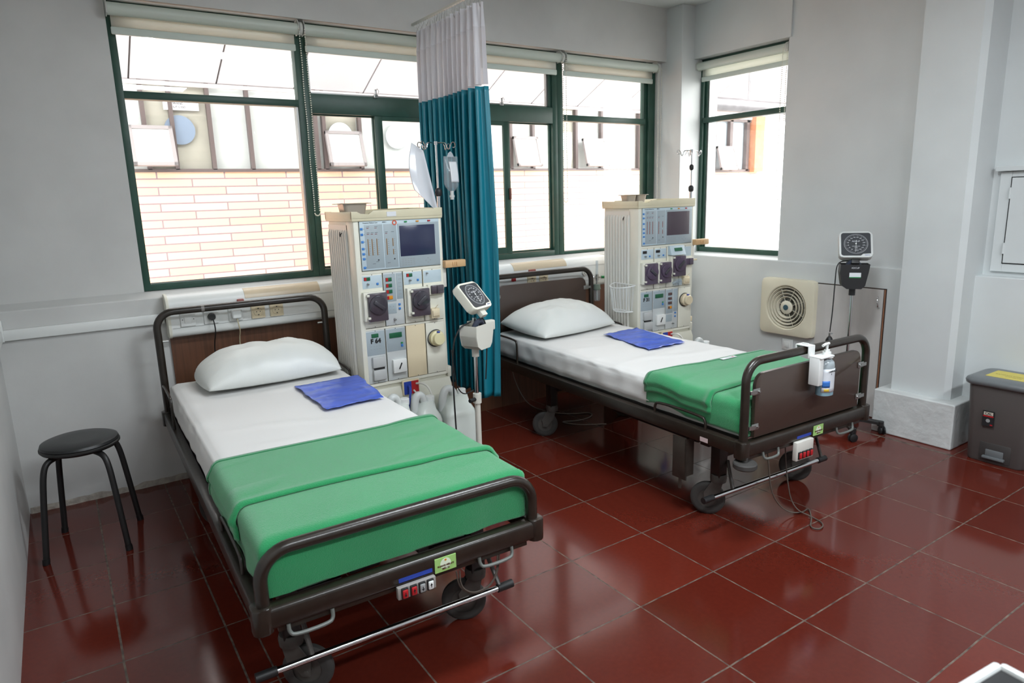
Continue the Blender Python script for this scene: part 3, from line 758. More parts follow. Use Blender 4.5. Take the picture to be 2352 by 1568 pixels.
# ---- green blankets
def blanket(label, loc, rot, seed, ye, folds, hang_l, tag_at=None, foot=True, yf=.02):
    """ye = (y at left, y at right) of the top edge; folds = (yl, yr) where the doubled layer ends"""
    t = thing('blanket', label, 'blanket', fb(loc, rot, 0, 0, 0), rot, 'green blankets over the foot ends')
    X = .424; zt = MT + .010
    def section(d, R=.034):
        """distance past the edge -> (outward, down)"""
        if d <= 0: return (0, 0)
        a = d / R
        if a < PI / 2: return (R * math.sin(a), R * (1 - math.cos(a)))
        return (R, R + (d - R * PI / 2))
    def drape(a, y, lift, hang):
        """a signed across coordinate along the cloth"""
        R = .034; s = -1 if a < 0 else 1; aa = abs(a); e = X - R
        dx, dz = section(aa - e)
        x = s * (min(aa, e) + dx); z = zt - dz
        # foot end
        dy, dzf = section((yf + R) - y)
        yy = max(y, yf + R) - dy
        z2 = min(z, zt - dzf) if dzf > 0 else z
        if dzf > 0 and dz > 0:
            z2 = zt - max(dz, dzf); k = min(1, min(dz, dzf) / .08); x -= s * .015 * k; yy += .012 * k
        n1 = noise.noise(Vector((x * 3 + seed, y * 3.2, seed))) * .0035
        st = noise.noise(Vector((a * 1.1 + y * 2.2 + seed, y * 7 - a * 2.4, 1.7)))
        n1 += max(0, st - .05) * .024
        if dz > .03 or dzf > .03:
            w = noise.noise(Vector((y * 9 + seed, a * 7, 3.1))) * .010 * min(1, (max(dz, dzf) - .03) / .05)
            if dz > .03: x += s * (w + lift)
            if dzf > .03: yy -= noise.noise(Vector((a * 7 + seed, y * 3, 2.2))) * .008 * min(1, (dzf - .03) / .05) + lift
        if dz > .0 and dz < .05: x += s * lift * .7
        return (x, yy, max(z2 + n1 + (lift if dz < .03 and dzf < .03 else 0), .4545))
    W = X + .125
    dend = .034 * PI / 2 + .115 + .02
    def base(u, v):
        a = -W * hang_l[0] + v * (W * hang_l[0] + W)
        f = (a + W) / (2 * W); y1 = ye[0] * (1 - f) + ye[1] * f
        y = (yf - dend + .03) + u * (y1 - (yf - dend + .03))
        y += .006 * math.sin(a * 9 + seed) * u
        return drape(a, y, .0, 0)
    b = MB(); b.grid(base, 80, 96)
    b.build('lower_layer', M_blank, t, angle=80, solid=.005)
    def top(u, v):
        a = -W * hang_l[1] + v * (W * hang_l[1] + W * .985)
        f = (a + W) / (2 * W); y1 = ye[0] * (1 - f) + ye[1] * f
        y0 = folds[0] * (1 - f) + folds[1] * f + .018 * math.sin(a * 4.2 + seed)
        y = y0 + u * (y1 - y0 + .002)
        lift = .0095 + (.006 * math.exp(-((u - .02) / .05) ** 2)) - (.010 * math.exp(-(u / .012) ** 2))
        return drape(a, y, lift, 0)
    b = MB(); b.grid(top, 90, 96)
    b.build('folded_layer', M_blank, t, angle=80, solid=.006)
    def hem(u, v):
        a = -W * hang_l[1] + u * (W * hang_l[1] + W * .985)
        f = (a + W) / (2 * W); y1 = ye[0] * (1 - f) + ye[1] * f
        return drape(a, y1 - .006 - v * .018, .0135, 0)
    b = MB(); b.grid(hem, 96, 3)
    b.build('hem', M_blank_h, t, angle=80, solid=.003)
    if tag_at:
        x, y = tag_at; b = MB(); b.box(x - .055, x + .055, y - .012, y + .012, zt + .016, zt + .0175, m=0)
        b.box(x + .028, x + .04, y - .005, y + .005, zt + .0172, zt + .0182, m=1)
        o = b.build('cloth_label', [M_paper, M_red], t, smooth=False); o.rotation_euler = (0, 0, .03)
        b = MB(); b.text('BLANKET', .012, Matrix.Translation((x - .012, y, zt + .0182)), ext=.0001); b.build('lettering', M_greyp, t, smooth=False)
    return t
blanket('green fleece blanket with one broad fold on the bed beside the stool', B1L, R1, 2.0, (.705, .70), (.28, .235), (1.0, .93))
blanket('green fleece blanket with a small white cloth label on the bed with end boards', B2L, R2, 8.0, (.60, .58), (.185, .16), (1.0, .9), tag_at=(.13, .55))

# ---- pillows
def pillow(label, loc, rz, L, W, H, seed, tilt=0, flat=1.0):
    b = MB()
    def fn(top):
        def f(u, v):
            a, c = 2 * u - 1, 2 * v - 1
            a = math.copysign(abs(a) ** .8, a); c = math.copysign(abs(c) ** .8, c)
            x = a * L / 2 * (1 - .06 * (1 - a * a) * 0 - .05 * (1 - abs(a)) * 0); y = c * W / 2
            x *= 1 - .07 * (1 - c * c) ** 1.0 * abs(a) ** 3 * -1 - .05
            y *= 1 - .06 * (1 - abs(a)) * -1 - .04
            h = max(0, (1 - abs(a) ** 3.2)) ** .55 * max(0, (1 - abs(c) ** 2.6)) ** .6
            z = (H if top else .03) * h * (1 if top else -1)
            n_ = noise.noise(Vector((x * 5 + seed, y * 5, seed))) * .010 + noise.noise(Vector((x * 16, y * 9 + seed, 2))) * .008 - abs(noise.noise(Vector((x * 7 + y * 6, y * 9 - x * 4 + seed, 5)))) * .016
            e = (abs(a) ** 4); n_ += e * noise.noise(Vector((y * 34 + seed, x * 3, 1))) * .012
            return (x, y, z + n_ * h * (1 if top else .2) + .03)
        return f
    b.grid(fn(True), 56, 44); b.grid(fn(False), 56, 44)
    bmesh.ops.remove_doubles(b.bm, verts=b.bm.verts, dist=.0006)
    o = b.build('pillow', M_pillow, None, angle=180); o.location = loc; o.rotation_euler = (tilt, 0, rz)
    return tag(o, label, 'pillow', 'white pillows')
pillow('plump white pillow at the head of the bed beside the stool', fb(B1L, R1, .035, 2.085 - .28 + .03, MT + .012), R1 + .03, .68, .38, .155, 3.0, tilt=.06)
pillow('rumpled white pillow, leaning on the brown head board', fb(B2L, R2, -.045, 1.86, MT + .016), R2 + .16, .70, .46, .15, 9.0, tilt=.10)

# ---- blue plastic pads
def pad(label, pts, seed, pink):
    """four corners in order"""
    A, B, D, E_ = [Vector(p) for p in pts]
    def f(u, v):
        p = (A * (1 - u) + B * u) * (1 - v) + (E_ * (1 - u) + D * u) * v
        n_ = abs(noise.noise(Vector((p.x * 5 + p.y * 3 + seed, p.y * 9, 1)))) * .010 + abs(noise.noise(Vector((p.x * 22, p.y * 17, seed)))) * .004
        p = p + Vector((noise.noise(Vector((v * 6, seed, 0))) * .010, noise.noise(Vector((u * 6, seed, 9))) * .012, 0))
        return (p.x, p.y, MT + .0095 + n_)
    b = MB(); b.grid(f, 40, 36)
    o = b.build('plastic_underpad', mat('blue_plastic_sheet' + str(seed), (66, 98, 204), .25, spec=.7, nscale=5, namp=.25, stretch=(1, 5, 1)), None, angle=60, solid=.0012)
    return tag(o, label, 'pad', 'blue plastic pads on the sheets')
pad('shiny blue plastic pad on the bed beside the stool, one corner raised', [(-.325, 1.245, 0), (.005, 1.25, 0), (-.055, .785, 0), (-.325, .775, 0)], 2, True)
pad('smooth blue plastic pad on the bed with end boards', [(1.630, 1.195, 0), (1.935, 1.205, 0), (1.835, .70, 0), (1.535, .70, 0)], 6, False)

# ================================================================== DIALYSIS MACHINES
def plate(b, x0, x1, z0, z1, y=0.0, d=.003, m=0, bev=.0015):
    b.box(x0, x1, y - d, y + .002, z0, z1, bev=bev, m=m); return b
def machine(label, loc, rotz, kind):
    t = thing('dialysis_machine', label, 'dialysis machine', loc, rotz, 'dialysis machines')
    W, D = .495, .375
    b = MB()
    b.box(.004, W - .004, .012, D, .50, 1.392, bev=.006)
    b.box(-.002, .028, -.004, .10, .52, 1.392, bev=.006); b.box(W - .014, W + .002, -.004, .10, .52, 1.392, bev=.005)
    b.box(.02, W - .01, -.002, .03, 1.120, 1.134); b.box(.02, W - .01, -.002, .03, .825, .835); b.box(.02, W - .01, -.002, .03, .52, .535)
    b.build('housing', M_cream, t)
    # fluted side skins
    for s in (0, 1):
        xs = 0 if s == 0 else W; sg = -1 if s == 0 else 1
        def flute(u, v, xs=xs, sg=sg):
            y = .085 + u * (D - .095); n_ = 9; ph = (u * n_) % 1
            q_ = abs(2 * ph - 1) / .84; d = .012 * max(0, 1 - q_ ** 2.2) ** .5 if .02 < v < .975 else .001
            return (xs + sg * (d + .0), y, .50 + v * .87)
        b = MB(); b.grid(flute, 180, 40); b.box(min(xs, xs + sg * .002) , max(xs, xs + sg * .002), .085, D - .01, .50, 1.37); b.build('fluted_side', M_offw, t, angle=50)
    # base
    b = MB(); b.prism([(-.022, .06), (-.022, .46), (-.004, .50), (.06, .505), (D, .505), (D, .06)], -.004, W + .012, axis='X', bev=.006)
    b.box(.03, W - .03, -.024, -.018, .12, .42, bev=.004); b.box(W + .0, W + .026, .0, .12, .495, .56, bev=.008)
    b.build('base_housing', mat('pale_cream_base', (206, 204, 190), .4), t)
    for x in (.06, W - .06):
        for y in (.05, D - .05):
            b = MB(); b.lathe([(0, -.013), (.022, -.013), (.026, -.008), (.026, .008), (.022, .013), (0, .013)], c=(x, y, .026), axis='X', seg=20); b.box(x - .018, x + .018, y - .018, y + .018, .045, .062)
            b.build('caster', M_rubber_b, t)
    # top tray with raised rim
    b = MB()
    b.box(-.010, W + .008, -.012, D + .01, 1.388, 1.408, bev=.005)
    rim = [(-.010, 1.40), (-.010, 1.438), (.022, 1.437), (.040, 1.424), (.085, 1.421), (.105, 1.440), (W + .008, 1.444), (W + .008, 1.40)]
    b.prism(rim, -.012, .002, axis='Y', bev=.002); b.prism(rim, D - .004, D + .010, axis='Y', bev=.002)
    b.box(W - .004, W + .008, -.01, D + .008, 1.40, 1.444, bev=.003); b.box(-.010, .002, -.01, D + .008, 1.40, 1.436, bev=.003)
    b.build('top_tray', mat('aged_cream_tray', (214, 206, 178), .4, nscale=7, namp=.06), t)
    if kind == 1:
        b = MB(); b.box(.180, .232, -.0145, -.0115, 1.408, 1.432); b.build('inventory_sticker', M_paper, t, smooth=False)
    # ---- control console
    zc = lambda z: z
    b = MB(); plate(b, .030, .482, 1.138, 1.388, d=.006, bev=.003)
    con = b.build('control_console', M_bluegl, t)
    b = MB(); plate(b, .055, .154, 1.148, 1.370, y=-.006, d=.0012); plate(b, .159, .232, 1.146, 1.370, y=-.006, d=.0012)
    b.build('slider_fields', M_bluegr, con)
    b = MB(); plate(b, .238, .478, 1.142, 1.370, y=-.006, d=.003, bev=.003); sf = b.build('screen_frame', M_bluegr, con)
    b = MB(); plate(b, .246, .452, 1.198, 1.358, y=-.009, d=.0015)
    b.build('screen', M_screen if kind == 1 else M_screen2, sf)
    b = MB()
    for i in range(4):
        for j in range(5): b.box(.252 + j * .016, .262 + j * .016, -.0096, -.0088, 1.152 + i * .010, 1.1545 + i * .010)
    for dx, dz in ((0, .012), (0, -.012), (.014, 0), (-.014, 0)): b.box(.405 + dx - .003, .405 + dx + .003, -.0096, -.0088, 1.168 + dz - .002, 1.168 + dz + .002)
    b.build('keypad_marks', M_dark if 0 else M_greyp, sf, smooth=False)
    bz = [1.350, 1.322, 1.285, 1.250, 1.224, 1.199, 1.154]
    for i, z in enumerate(bz):
        x = .032 + .0008 * i
        MB().box(x, x + .014, -.0085, -.005, z - .006, z + .006, bev=.001).build('blue_key', M_btn, con)
    b = MB()
    for x in (.068, .090, .116): b.box(x, x + .0045, -.0082, -.006, 1.214, 1.298, m=0)
    b.box(.170, .1745, -.0082, -.006, 1.212, 1.296); b.box(.205, .2095, -.0082, -.006, 1.255, 1.296); b.box(.205, .2095, -.0082, -.006, 1.212, 1.240)
    sl = b.build('slider_scales', M_brown if kind == 1 else mat('red_brown_slider', (140, 84, 76), .5), con, smooth=False)
    b = MB()
    for x, z in ((.066, 1.352), (.110, 1.352), (.066, 1.322), (.088, 1.322), (.110, 1.322), (.166, 1.322)): b.box(x, x + .012, -.0082, -.006, z - .001, z + .0015)
    b.build('red_marks', mat('red_brown_mark', (130, 60, 66), .5), con, smooth=False)
    b = MB()
    for x in (.076, .098, .124, .179, .214):
        for k_ in range(8): b.box(x, x + .006, -.0078, -.006, 1.216 + k_ * .0108, 1.2168 + k_ * .0108)
    for x, z in ((.066, 1.359), (.110, 1.359), (.066, 1.329), (.088, 1.329), (.110, 1.329), (.166, 1.329), (.2, 1.329), (.088, 1.17), (.108, 1.18), (.17, 1.17)): b.box(x, x + .016, -.0078, -.006, z, z + .0014)
    for x, z in ((.118, 1.186), (.208, 1.186)): b.box(x, x + .007, -.0085, -.006, z, z + .006)
    for i, z in enumerate(bz): b.box(.051, .0535, -.0078, -.006, z - .001, z + .001)
    b.text('Fresenius Medical Care', .0085, FX(.088, -.0068, 1.3795), ext=.0003); b.text('4008 S', .0085, FX(.165, -.0068, 1.380), ext=.0003)
    b.build('console_print', M_dark, con, smooth=False)
    for x, mt in ((.277, M_grn_b), (.345, M_org), (.413, M_red)):
        MB().box(x, x + .016, -.0105, -.005, 1.374, 1.381, bev=.001).build('status_lamp', mt, con)
    if kind == 1:
        b = MB(); b.lathe([(.0075, -.0085), (.013, -.0085), (.013, -.006), (.0075, -.006)], c=(.222, 0, 1.375), axis='Y', seg=24); b.build('ring_sticker', mat('red_orange_sticker', (214, 96, 70), .5), con)
    # ---- middle row modules
    def display(b_, x, z, w=.034, h=.018, left=.35, col=1):
        pass
    def module(name, x0, x1, z0, z1, m_, d=.004):
        b = MB(); plate(b, x0 + .0015, x1 - .0015, z0, z1, d=d); 
        q = b.build(name, m_, t)
        s_ = MB()
        for zz in (z0 + .004, z1 - .004): s_.lathe([(0, -.0015), (.0022, -.001), (.0022, 0), (0, 0)], c=((x0 + x1) / 2, -d, zz), axis='Y', seg=8)
        s_.build('screw', M_dark, q); return q
    def disp(parent, x, z, w, h, y=-.007, split=True, col=None):
        b = MB(); b.box(x, x + w, y - .002, y + .003, z - h, z, bev=.0008)
        q = b.build('display', col or M_green_led, parent)
        if split: MB().box(x + .0005, x + w * .38, y - .0026, y, z - h + .001, z - .001).build('red_window', M_red if kind == 1 else M_screen2, q)
        return q
    def key(parent, x, z, mt=None, w=.011, h=.011):
        MB().box(x, x + w, -.010, -.004, z - h, z, bev=.001).build('key', mt or M_btn, parent)
    def knob(parent, x, z, r=.005):
        b = MB(); b.lathe([(0, -.022), (r * .8, -.022), (r, -.018), (r, -.006), (r * 1.4, -.004), (0, -.004)], c=(x, 0, z), axis='Y', seg=14); b.build('knob', M_steel, parent)
    def pump(parent, x0, x1, z0, z1, cover):
        b = MB(); b.box(x0, x1, -.030, .0, z0, z1, bev=.004); q = b.build('pump_body', M_cream, parent)
        b = MB(); b.box(x0 + .018, x1 + .003, -.046, -.026, z0 - .003, z1 - .006, bev=.006)
        c_ = b.build('pump_cover', cover, q)
        xc, zc_ = (x0 + x1) / 2 + .009, (z0 + z1) / 2 + .008; r = min(x1 - x0, z1 - z0) * .39
        b = MB(); b.lathe([(r, -.046), (r + .003, -.050), (r + .001, -.056), (r - .006, -.058), (0, -.059)], c=(xc, 0, zc_), axis='Y', seg=36)
        b.build('cover_dome', mat('smoked_dome', (62, 58, 66), .12, spec=.7) if kind == 1 else mat('violet_dome', (80, 66, 86), .12, spec=.7), c_)
        b = MB(); a = math.radians(38 if x0 < .1 else -40); R_ = Matrix.Rotation(a, 3, 'Y')
        b.box(xc - r * .7, xc + r * .7, -.066, -.058, zc_ - r * .22, zc_ + r * .22, bev=.004, rot=R_); b.build('rotor', mat('rotor_grey', (66, 64, 70), .25), c_)
        b = MB()
        for z in (z1 - .022, z0 + .012): b.box(x0 + .012, x0 + .026, -.048, -.028, z, z + .012, bev=.002)
        b.build('cover_hinge', M_cream, c_)
    zt, zb = 1.119, .838
    m_a = module('blood_pump_module', .020, .136, zb, zt, M_cream)
    b = MB(); plate(b, .024, .133, 1.045, 1.112, y=-.004, d=.0012); b.build('panel_face', M_bluegl, m_a)
    if kind == 1:
        disp(m_a, .033, 1.105, .034, .018); knob(m_a, .052, 1.068); key(m_a, .10, 1.072)
        pump(m_a, .016, .138, .878, 1.029, M_smoke)
        m_b = module('monitor_module', .139, .250, zb, zt, M_cream2)
        b = MB(); plate(b, .143, .208, .965, 1.112, y=-.004, d=.0012); plate(b, .212, .248, .975, 1.112, y=-.004, d=.0012); plate(b, .145, .205, .90, .955, y=-.004, d=.0012); b.build('panel_face', M_bluegr, m_b)
        for i, z in enumerate((1.093, 1.061, 1.029, .997)): disp(m_b, .152, z, .034, .019, col=M_org if i == 3 else None)
        key(m_b, .217, .952); key(m_b, .217, .930); knob(m_b, .19, .868)
        b = MB()
        for i in range(6): b.box(.222, .240, -.0056, -.005, 1.10 - i * .02, 1.102 - i * .02); b.box(.150 + (i % 3) * .018, .154 + (i % 3) * .018, -.0056, -.005, .92 + (i // 3) * .018, .923 + (i // 3) * .018)
        b.build('print_marks', M_greyp, m_b, smooth=False)
        m_c = module('heparin_pump_module', .253, .366, zb, zt, M_cream)
        b = MB(); plate(b, .257, .363, 1.045, 1.112, y=-.004, d=.0012); b.build('panel_face', M_bluegl, m_c)
        disp(m_c, .272, 1.105, .034, .018); knob(m_c, .290, 1.068); key(m_c, .332, 1.072)
        pump(m_c, .262, .384, .877, 1.028, M_smoke)
        m_d = module('air_detector_module', .369, .484, zb, zt, M_cream)
    else:
        disp(m_a, .036, 1.103, .034, .018, split=False, col=M_dark); knob(m_a, .055, 1.065); key(m_a, .092, 1.070)
        m_b = module('second_pump_module', .139, .250, zb, zt, M_cream)
        b = MB(); plate(b, .143, .247, 1.045, 1.112, y=-.004, d=.0012); b.build('panel_face', M_bluegl, m_b)
        disp(m_b, .152, 1.103, .036, .018, split=False, col=M_dark); knob(m_b, .172, 1.065); key(m_b, .214, 1.070)
        pump(m_a, .016, .140, .878, 1.025, M_violet); pump(m_b, .150, .262, .878, 1.025, M_violet)
        m_c = module('third_pump_module', .253, .366, zb, zt, M_cream)
        b = MB(); b.prism([(-.045, 1.062), (-.004, 1.062), (-.004, 1.125), (-.022, 1.125)], .262, .395, axis='X', bev=.002); hd = b.build('pump_head', M_bluegl, m_c)
        b = MB(); b.box(.298, .365, -.038, -.030, 1.088, 1.110, rot=Matrix.Rotation(-.33, 3, 'X')); b.build('display', M_green_led, hd)
        pump(m_c, .270, .396, .915, 1.060, M_violet)
        m_d = module('air_detector_module', .369, .484, zb, zt, M_cream)
        b = MB(); b.cyl((.29, -.03, .868), (.36, -.034, .880), .008); b.cyl((.345, -.02, .868), (.345, -.05, .868), .016, seg=18); b.box(.315, .38, -.03, -.004, .845, .892, bev=.006)
        b.build('tubing_clamp', M_clear, m_d)
    b = MB(); plate(b, .373, .481, 1.045, 1.112, y=-.004, d=.0012); b.build('panel_face', M_bluegl, m_d); knob(m_d, .392, 1.098, .004); 
    b = MB(); b.box(.388, .486, -.022, .0, .978, 1.036, bev=.003); q = b.build('clamp_housing', M_cream, m_d)
    b = MB(); b.box(.404, .480, -.034, -.018, .984, 1.030, bev=.004); b.box(.436, .452, -.040, -.03, .984, 1.030, bev=.003); b.build('clamp_cover', M_smoke if kind == 1 else M_violet, q)
    b = MB(); b.box(.396, .448, -.034, .0, .850, .905, bev=.006); b.box(.402, .442, -.040, -.03, .862, .895, bev=.003); b.tube([(.418, -.03, .902), (.432, -.044, .925)], .002, 6); b.build('detector_clip', M_beige, m_d)
    # ---- lower row modules
    zt, zb = .824, .538
    m_e = module('pressure_module', .020, .129, zb, zt, M_cream2)
    b = MB(); plate(b, .024, .126, .690, .818, y=-.004, d=.0012); pf = b.build('panel_face', M_bluegr, m_e)
    disp(m_e, .052, .806, .038, .020, split=False)
    b = MB(); b.text('F 64' if kind == 1 else 'F 31', .033, FX(.074, -.0064, .766), bold=.0015); b.build('unit_number', M_dark, m_e, smooth=False)
    b = MB()
    for i in range(8): b.box(.043 + (i % 4) * .016, .052 + (i % 4) * .016, -.0056, -.005, .722 + (i // 4) * .016, .7235 + (i // 4) * .016)
    b.build('print_marks', M_greyp, m_e, smooth=False)
    b = MB(); b.box(.045, .118, -.022, .0, .624, .682, bev=.005); b.box(.045, .118, -.024, .0, .556, .612, bev=.005); q = b.build('probe_holder', M_greyp if 0 else mat('light_grey_plastic', (182, 184, 184), .4), m_e)
    MB().box(.054, .112, -.014, .0, .612, .624).build('probe_slot', M_dark, q)
    m_f = module('balance_module', .132, .247, zb, zt, M_cream2)
    b = MB(); plate(b, .136, .244, .696, .818, y=-.004, d=.0012); b.build('panel_face', M_bluegr, m_f)
    disp(m_f, .152, .797, .072, .027, split=False); key(m_f, .216, .730, w=.012, h=.014); 
    MB().box(.216, .227, -.009, -.004, .733, .741).build('green_key', M_grn_b, m_f)
    b = MB(); b.box(.158, .238, -.024, .0, .578, .652, bev=.005); q = b.build('rinse_flap', M_white, m_f)
    MB().box(.195, .202, -.028, -.022, .597, .634, bev=.002, rot=Matrix.Rotation(.45, 3, 'Y')).build('flap_slot', M_dark, q)
    if kind == 1:
        m_g = module('blank_module', .250, .366, zb, zt, M_beige)
    else:
        m_g = module('monitor_module', .250, .366, zb, zt, M_cream2)
        b = MB(); plate(b, .254, .318, .650, .818, y=-.004, d=.0012); plate(b, .322, .362, .66, .818, y=-.004, d=.0012); plate(b, .256, .312, .590, .642, y=-.004, d=.0012); b.build('panel_face', M_bluegr, m_g)
        for i, z in enumerate((.797, .765, .733, .701)): disp(m_g, .272, z, .034, .018, col=M_org if i == 3 else mat('dim_brown_display', (92, 66, 60), .4))
        key(m_g, .335, .655); key(m_g, .335, .630); knob(m_g, .318, .575)
    m_h = module('concentrate_module', .369, .484, zb, zt, M_cream)
    b = MB(); b.lathe([(.046, -.004), (.049, -.010), (.045, -.012), (.043, -.008)], c=(.424, 0, .735), axis='Y', seg=36); b.build('seal_ring', M_rubber_b, m_h)
    b = MB(); b.lathe([(.043, -.004), (.043, -.028), (.040, -.032), (.034, -.034), (.034, -.052), (.031, -.056), (0, -.057)], c=(.428, 0, .735), axis='Y', seg=36); dk = b.build('filter_cap', M_beige if kind == 2 else mat('pale_yellow_plastic', (226, 218, 176), .4), m_h)
    MB().box(.421, .435, -.048, -.030, .765, .778, bev=.003).build('blue_tab', M_blue, dk)
    # hose couplings at the foot of the front
    b = MB(); b.box(.20, .30, -.030, -.016, .445, .530, bev=.004); q = b.build('coupling_frame', M_beige, t)
    MB().box(.207, .250, -.034, -.028, .452, .523).build('blue_port', M_blue, q); MB().box(.250, .293, -.034, -.028, .452, .523).build('red_port', M_red, q)
    b = MB(); b.tube([(.232, -.034, .50), (.228, -.065, .495), (.218, -.08, .46), (.205, -.085, .40), (.205, -.08, .36)], .0065, 8, smooth=2); b.build('blue_hose', M_blue, t)
    b = MB(); b.tube([(.278, -.034, .505), (.30, -.07, .512), (.322, -.10, .49), (.338, -.115, .42), (.345, -.11, .36)], .0055, 8, smooth=2); b.build('white_hose', M_offw, t)
    b = MB(); b.tube([(.262, -.034, .47), (.268, -.06, .455), (.270, -.075, .41), (.268, -.07, .36)], .005, 8, smooth=2); b.build('clear_hose', M_offw, t)
    # arm rest peg on the right
    b = MB(); b.box(W, W + .13, -.035, .005, 1.118, 1.158, bev=.006)
    for i in range(3): b.box(W + .045 + i * .012, W + .051 + i * .012, -.040, -.032, 1.128, 1.148, bev=.001)
    b.build('bracket_arm', M_cork, t)
    b = MB(); b.box(W, W + .022, .0, .05, 1.01, 1.12, bev=.005); b.build('side_block', M_offw, t)
    if kind == 2:
        b = MB(); b.box(W + .002, W + .04, .02, .05, .56, .60, bev=.005); b.cyl((W + .0, -.0, 1.015), (W + .03, -.02, 1.015), .006); b.build('side_knob', M_beige, t)
    # coat hook on the fluted side
    b = MB(); b.tube([(-.004, .14, 1.33), (-.018, .14, 1.325), (-.022, .135, 1.31), (-.03, .12, 1.318), (-.03, .115, 1.335)], .0025, 6, smooth=1); b.build('side_hook', M_dark, t)
    # infusion pole
    px, py = (W + .024, .05)
    top = 1.785 if kind == 1 else 1.77
    zc1 = 1.525 if kind == 1 else 1.510
    b = MB(); b.cyl((px, py, 1.0), (px, py, zc1), .0105, seg=16)
    pole = b.build('infusion_pole', M_chrome, t)
    MB().cyl((px, py, zc1 - .01), (px, py, top), .0062, seg=14).build('upper_rod', M_chrome, pole)
    b = MB(); b.lathe([(.012, -.022), (.018, -.012), (.019, .008), (.014, .018), (.008, .022)], c=(px, py, zc1), seg=18); b.cyl((px, py, zc1), (px - .022, py - .012, zc1 - .002), .006); b.build('clamp_knob', M_dark, pole)
    if kind == 2:
        b = MB(); b.lathe([(.008, -.02), (.015, -.01), (.015, .01), (.008, .02)], c=(px, py, 1.655), seg=18); b.build('clamp_knob', M_dark, pole)
    b = MB()
    b.cyl((px, py, top - .012), (px, py, top + .006), .010, seg=14, m=0)
    for k, a in enumerate((20, 165, 200, -25) if kind == 1 else (10, 60, 170, 215)):
        ca, sa = math.cos(math.radians(a)), math.sin(math.radians(a)); L_ = .13 if k % 2 == 0 else .105
        pts = [(0, 0, -.002), (L_ * .35, 0, 0), (L_ * .5, 0, -.003), (L_ * .58, 0, -.035), (L_ * .68, .004, -.036), (L_ * .76, .006, -.004), (L_ * .92, .008, .004), (L_, .014, -.01), (L_ * .98, .02, -.026), (L_ * .86, .024, -.024)]
        b.tube([(px + x * ca - y * sa, py + x * sa + y * ca, top + z) for x, y, z in pts], .0027, 8, smooth=2)
    b.build('bag_hooks', M_chrome, pole)
    return t
M1L, M1R = (.058, 1.30, 0), 0.0
M2L, M2R = (2.065, 1.335, 0), math.radians(-4)
mach1 = machine('cream dialysis machine numbered F 64, between the first bed and the teal curtain', M1L, M1R, 1)
mach2 = machine('cream dialysis machine numbered F 31 with three violet pump covers, in the corner', M2L, M2R, 2)

# ---- steel pans on the machine tops
def pan(label, loc, rz, L, W, H, twin=False):
    b = MB()
    def cell(x0, x1):
        o_ = [(x, y) for x, y in rrect(x0 + .012, x1 - .012, -W / 2 + .012, W / 2 - .012, .02)]
        i_ = [(x, y) for x, y in rrect(x0, x1, -W / 2, W / 2, .025)]; k_ = [(x, y) for x, y in rrect(x0 - .008, x1 + .008, -W / 2 - .008, W / 2 + .008, .03)]
        rings = []
        for poly, z in ((o_, 0), (i_, H), (k_, H + .001), (k_, H - .003)): rings.append([b.bm.verts.new((x, y, z)) for x, y in poly])
        for A, B in zip(rings, rings[1:]):
            for i in range(len(A)): b.bm.faces.new((A[i], A[(i + 1) % len(A)], B[(i + 1) % len(A)], B[i]))
        b.bm.faces.new(rings[0])
    if twin: cell(-L / 2, -.004); cell(.004, L / 2)
    else: cell(-L / 2, L / 2)
    b.box(-L / 2 - .035, -L / 2 - .004, -.02, .02, H - .003, H, bev=.001); b.box(L / 2 + .004, L / 2 + .035, -.02, .02, H - .003, H, bev=.001)
    o = b.build('tray', mat('dull_tray_metal', (176, 168, 160), .35, metal=.35), None, solid=.0015); o.location = loc; o.rotation_euler[2] = rz
    return tag(o, label, 'tray', 'metal trays on the machine tops')
pan('dull metal tray resting on top of the machine numbered F 64', (.145, 1.52, 1.4105), .05, .135, .11, .068)
pan('two-cell metal tray resting on top of the machine numbered F 31', (2.225, 1.55, 1.4105), -.06, .175, .10, .068, twin=True)

# ---- infusion bag and plastic sleeve on the hooks of the first machine
hx, hy, hz = .058 + .519, 1.35, 1.785
t = thing('infusion_bag', 'clear infusion bag hanging from a pole hook in front of the teal curtain', 'infusion bag', (hx + .078, hy - .012, 1.735), .15)
b = MB()
def bagf(s):
    def f(u, v):
        z = -.022 - v * .185; w = .050 * (1 if v < .78 else 1 - .62 * ((v - .78) / .22) ** 1.6); w *= .96 + .04 * math.sin(v * 3)
        th = (.004 + .020 * math.sin(min(1, v * 1.05) * PI * .62) * (1 if v < .9 else (1 - (v - .9) / .12))) * math.sin(PI * u) ** .6
        return ((u - .5) * 2 * w, s * th, z)
    return f
b.grid(bagf(1), 24, 30); b.grid(bagf(-1), 24, 30)
b.build('bag_body', M_clear, t, angle=180)
b = MB(); b.prism([(-.024, -.026), (-.012, -.004), (0, .004), (.012, -.004), (.024, -.026)], -.002, .002); b.build('hanging_tab', mat('frosted_tab', (206, 212, 218), .4, trans=.3), t)
b = MB(); b.grid(lambda u, v: (-.020 + u * .052, -.006 - .018 * math.sin((.1 + v * .7) * PI * .62) - .001, -.050 - v * .110), 6, 10); b.build('bag_label', M_paper, t, solid=.0006)
b = MB(); b.cyl((0, 0, -.205), (0, 0, -.232), .010, seg=14); b.cyl((0, 0, -.228), (0, 0, -.240), .014, seg=14); b.cyl((0, 0, -.238), (0, 0, -.252), .010, seg=14); b.build('port', M_milk, t)
b = MB()
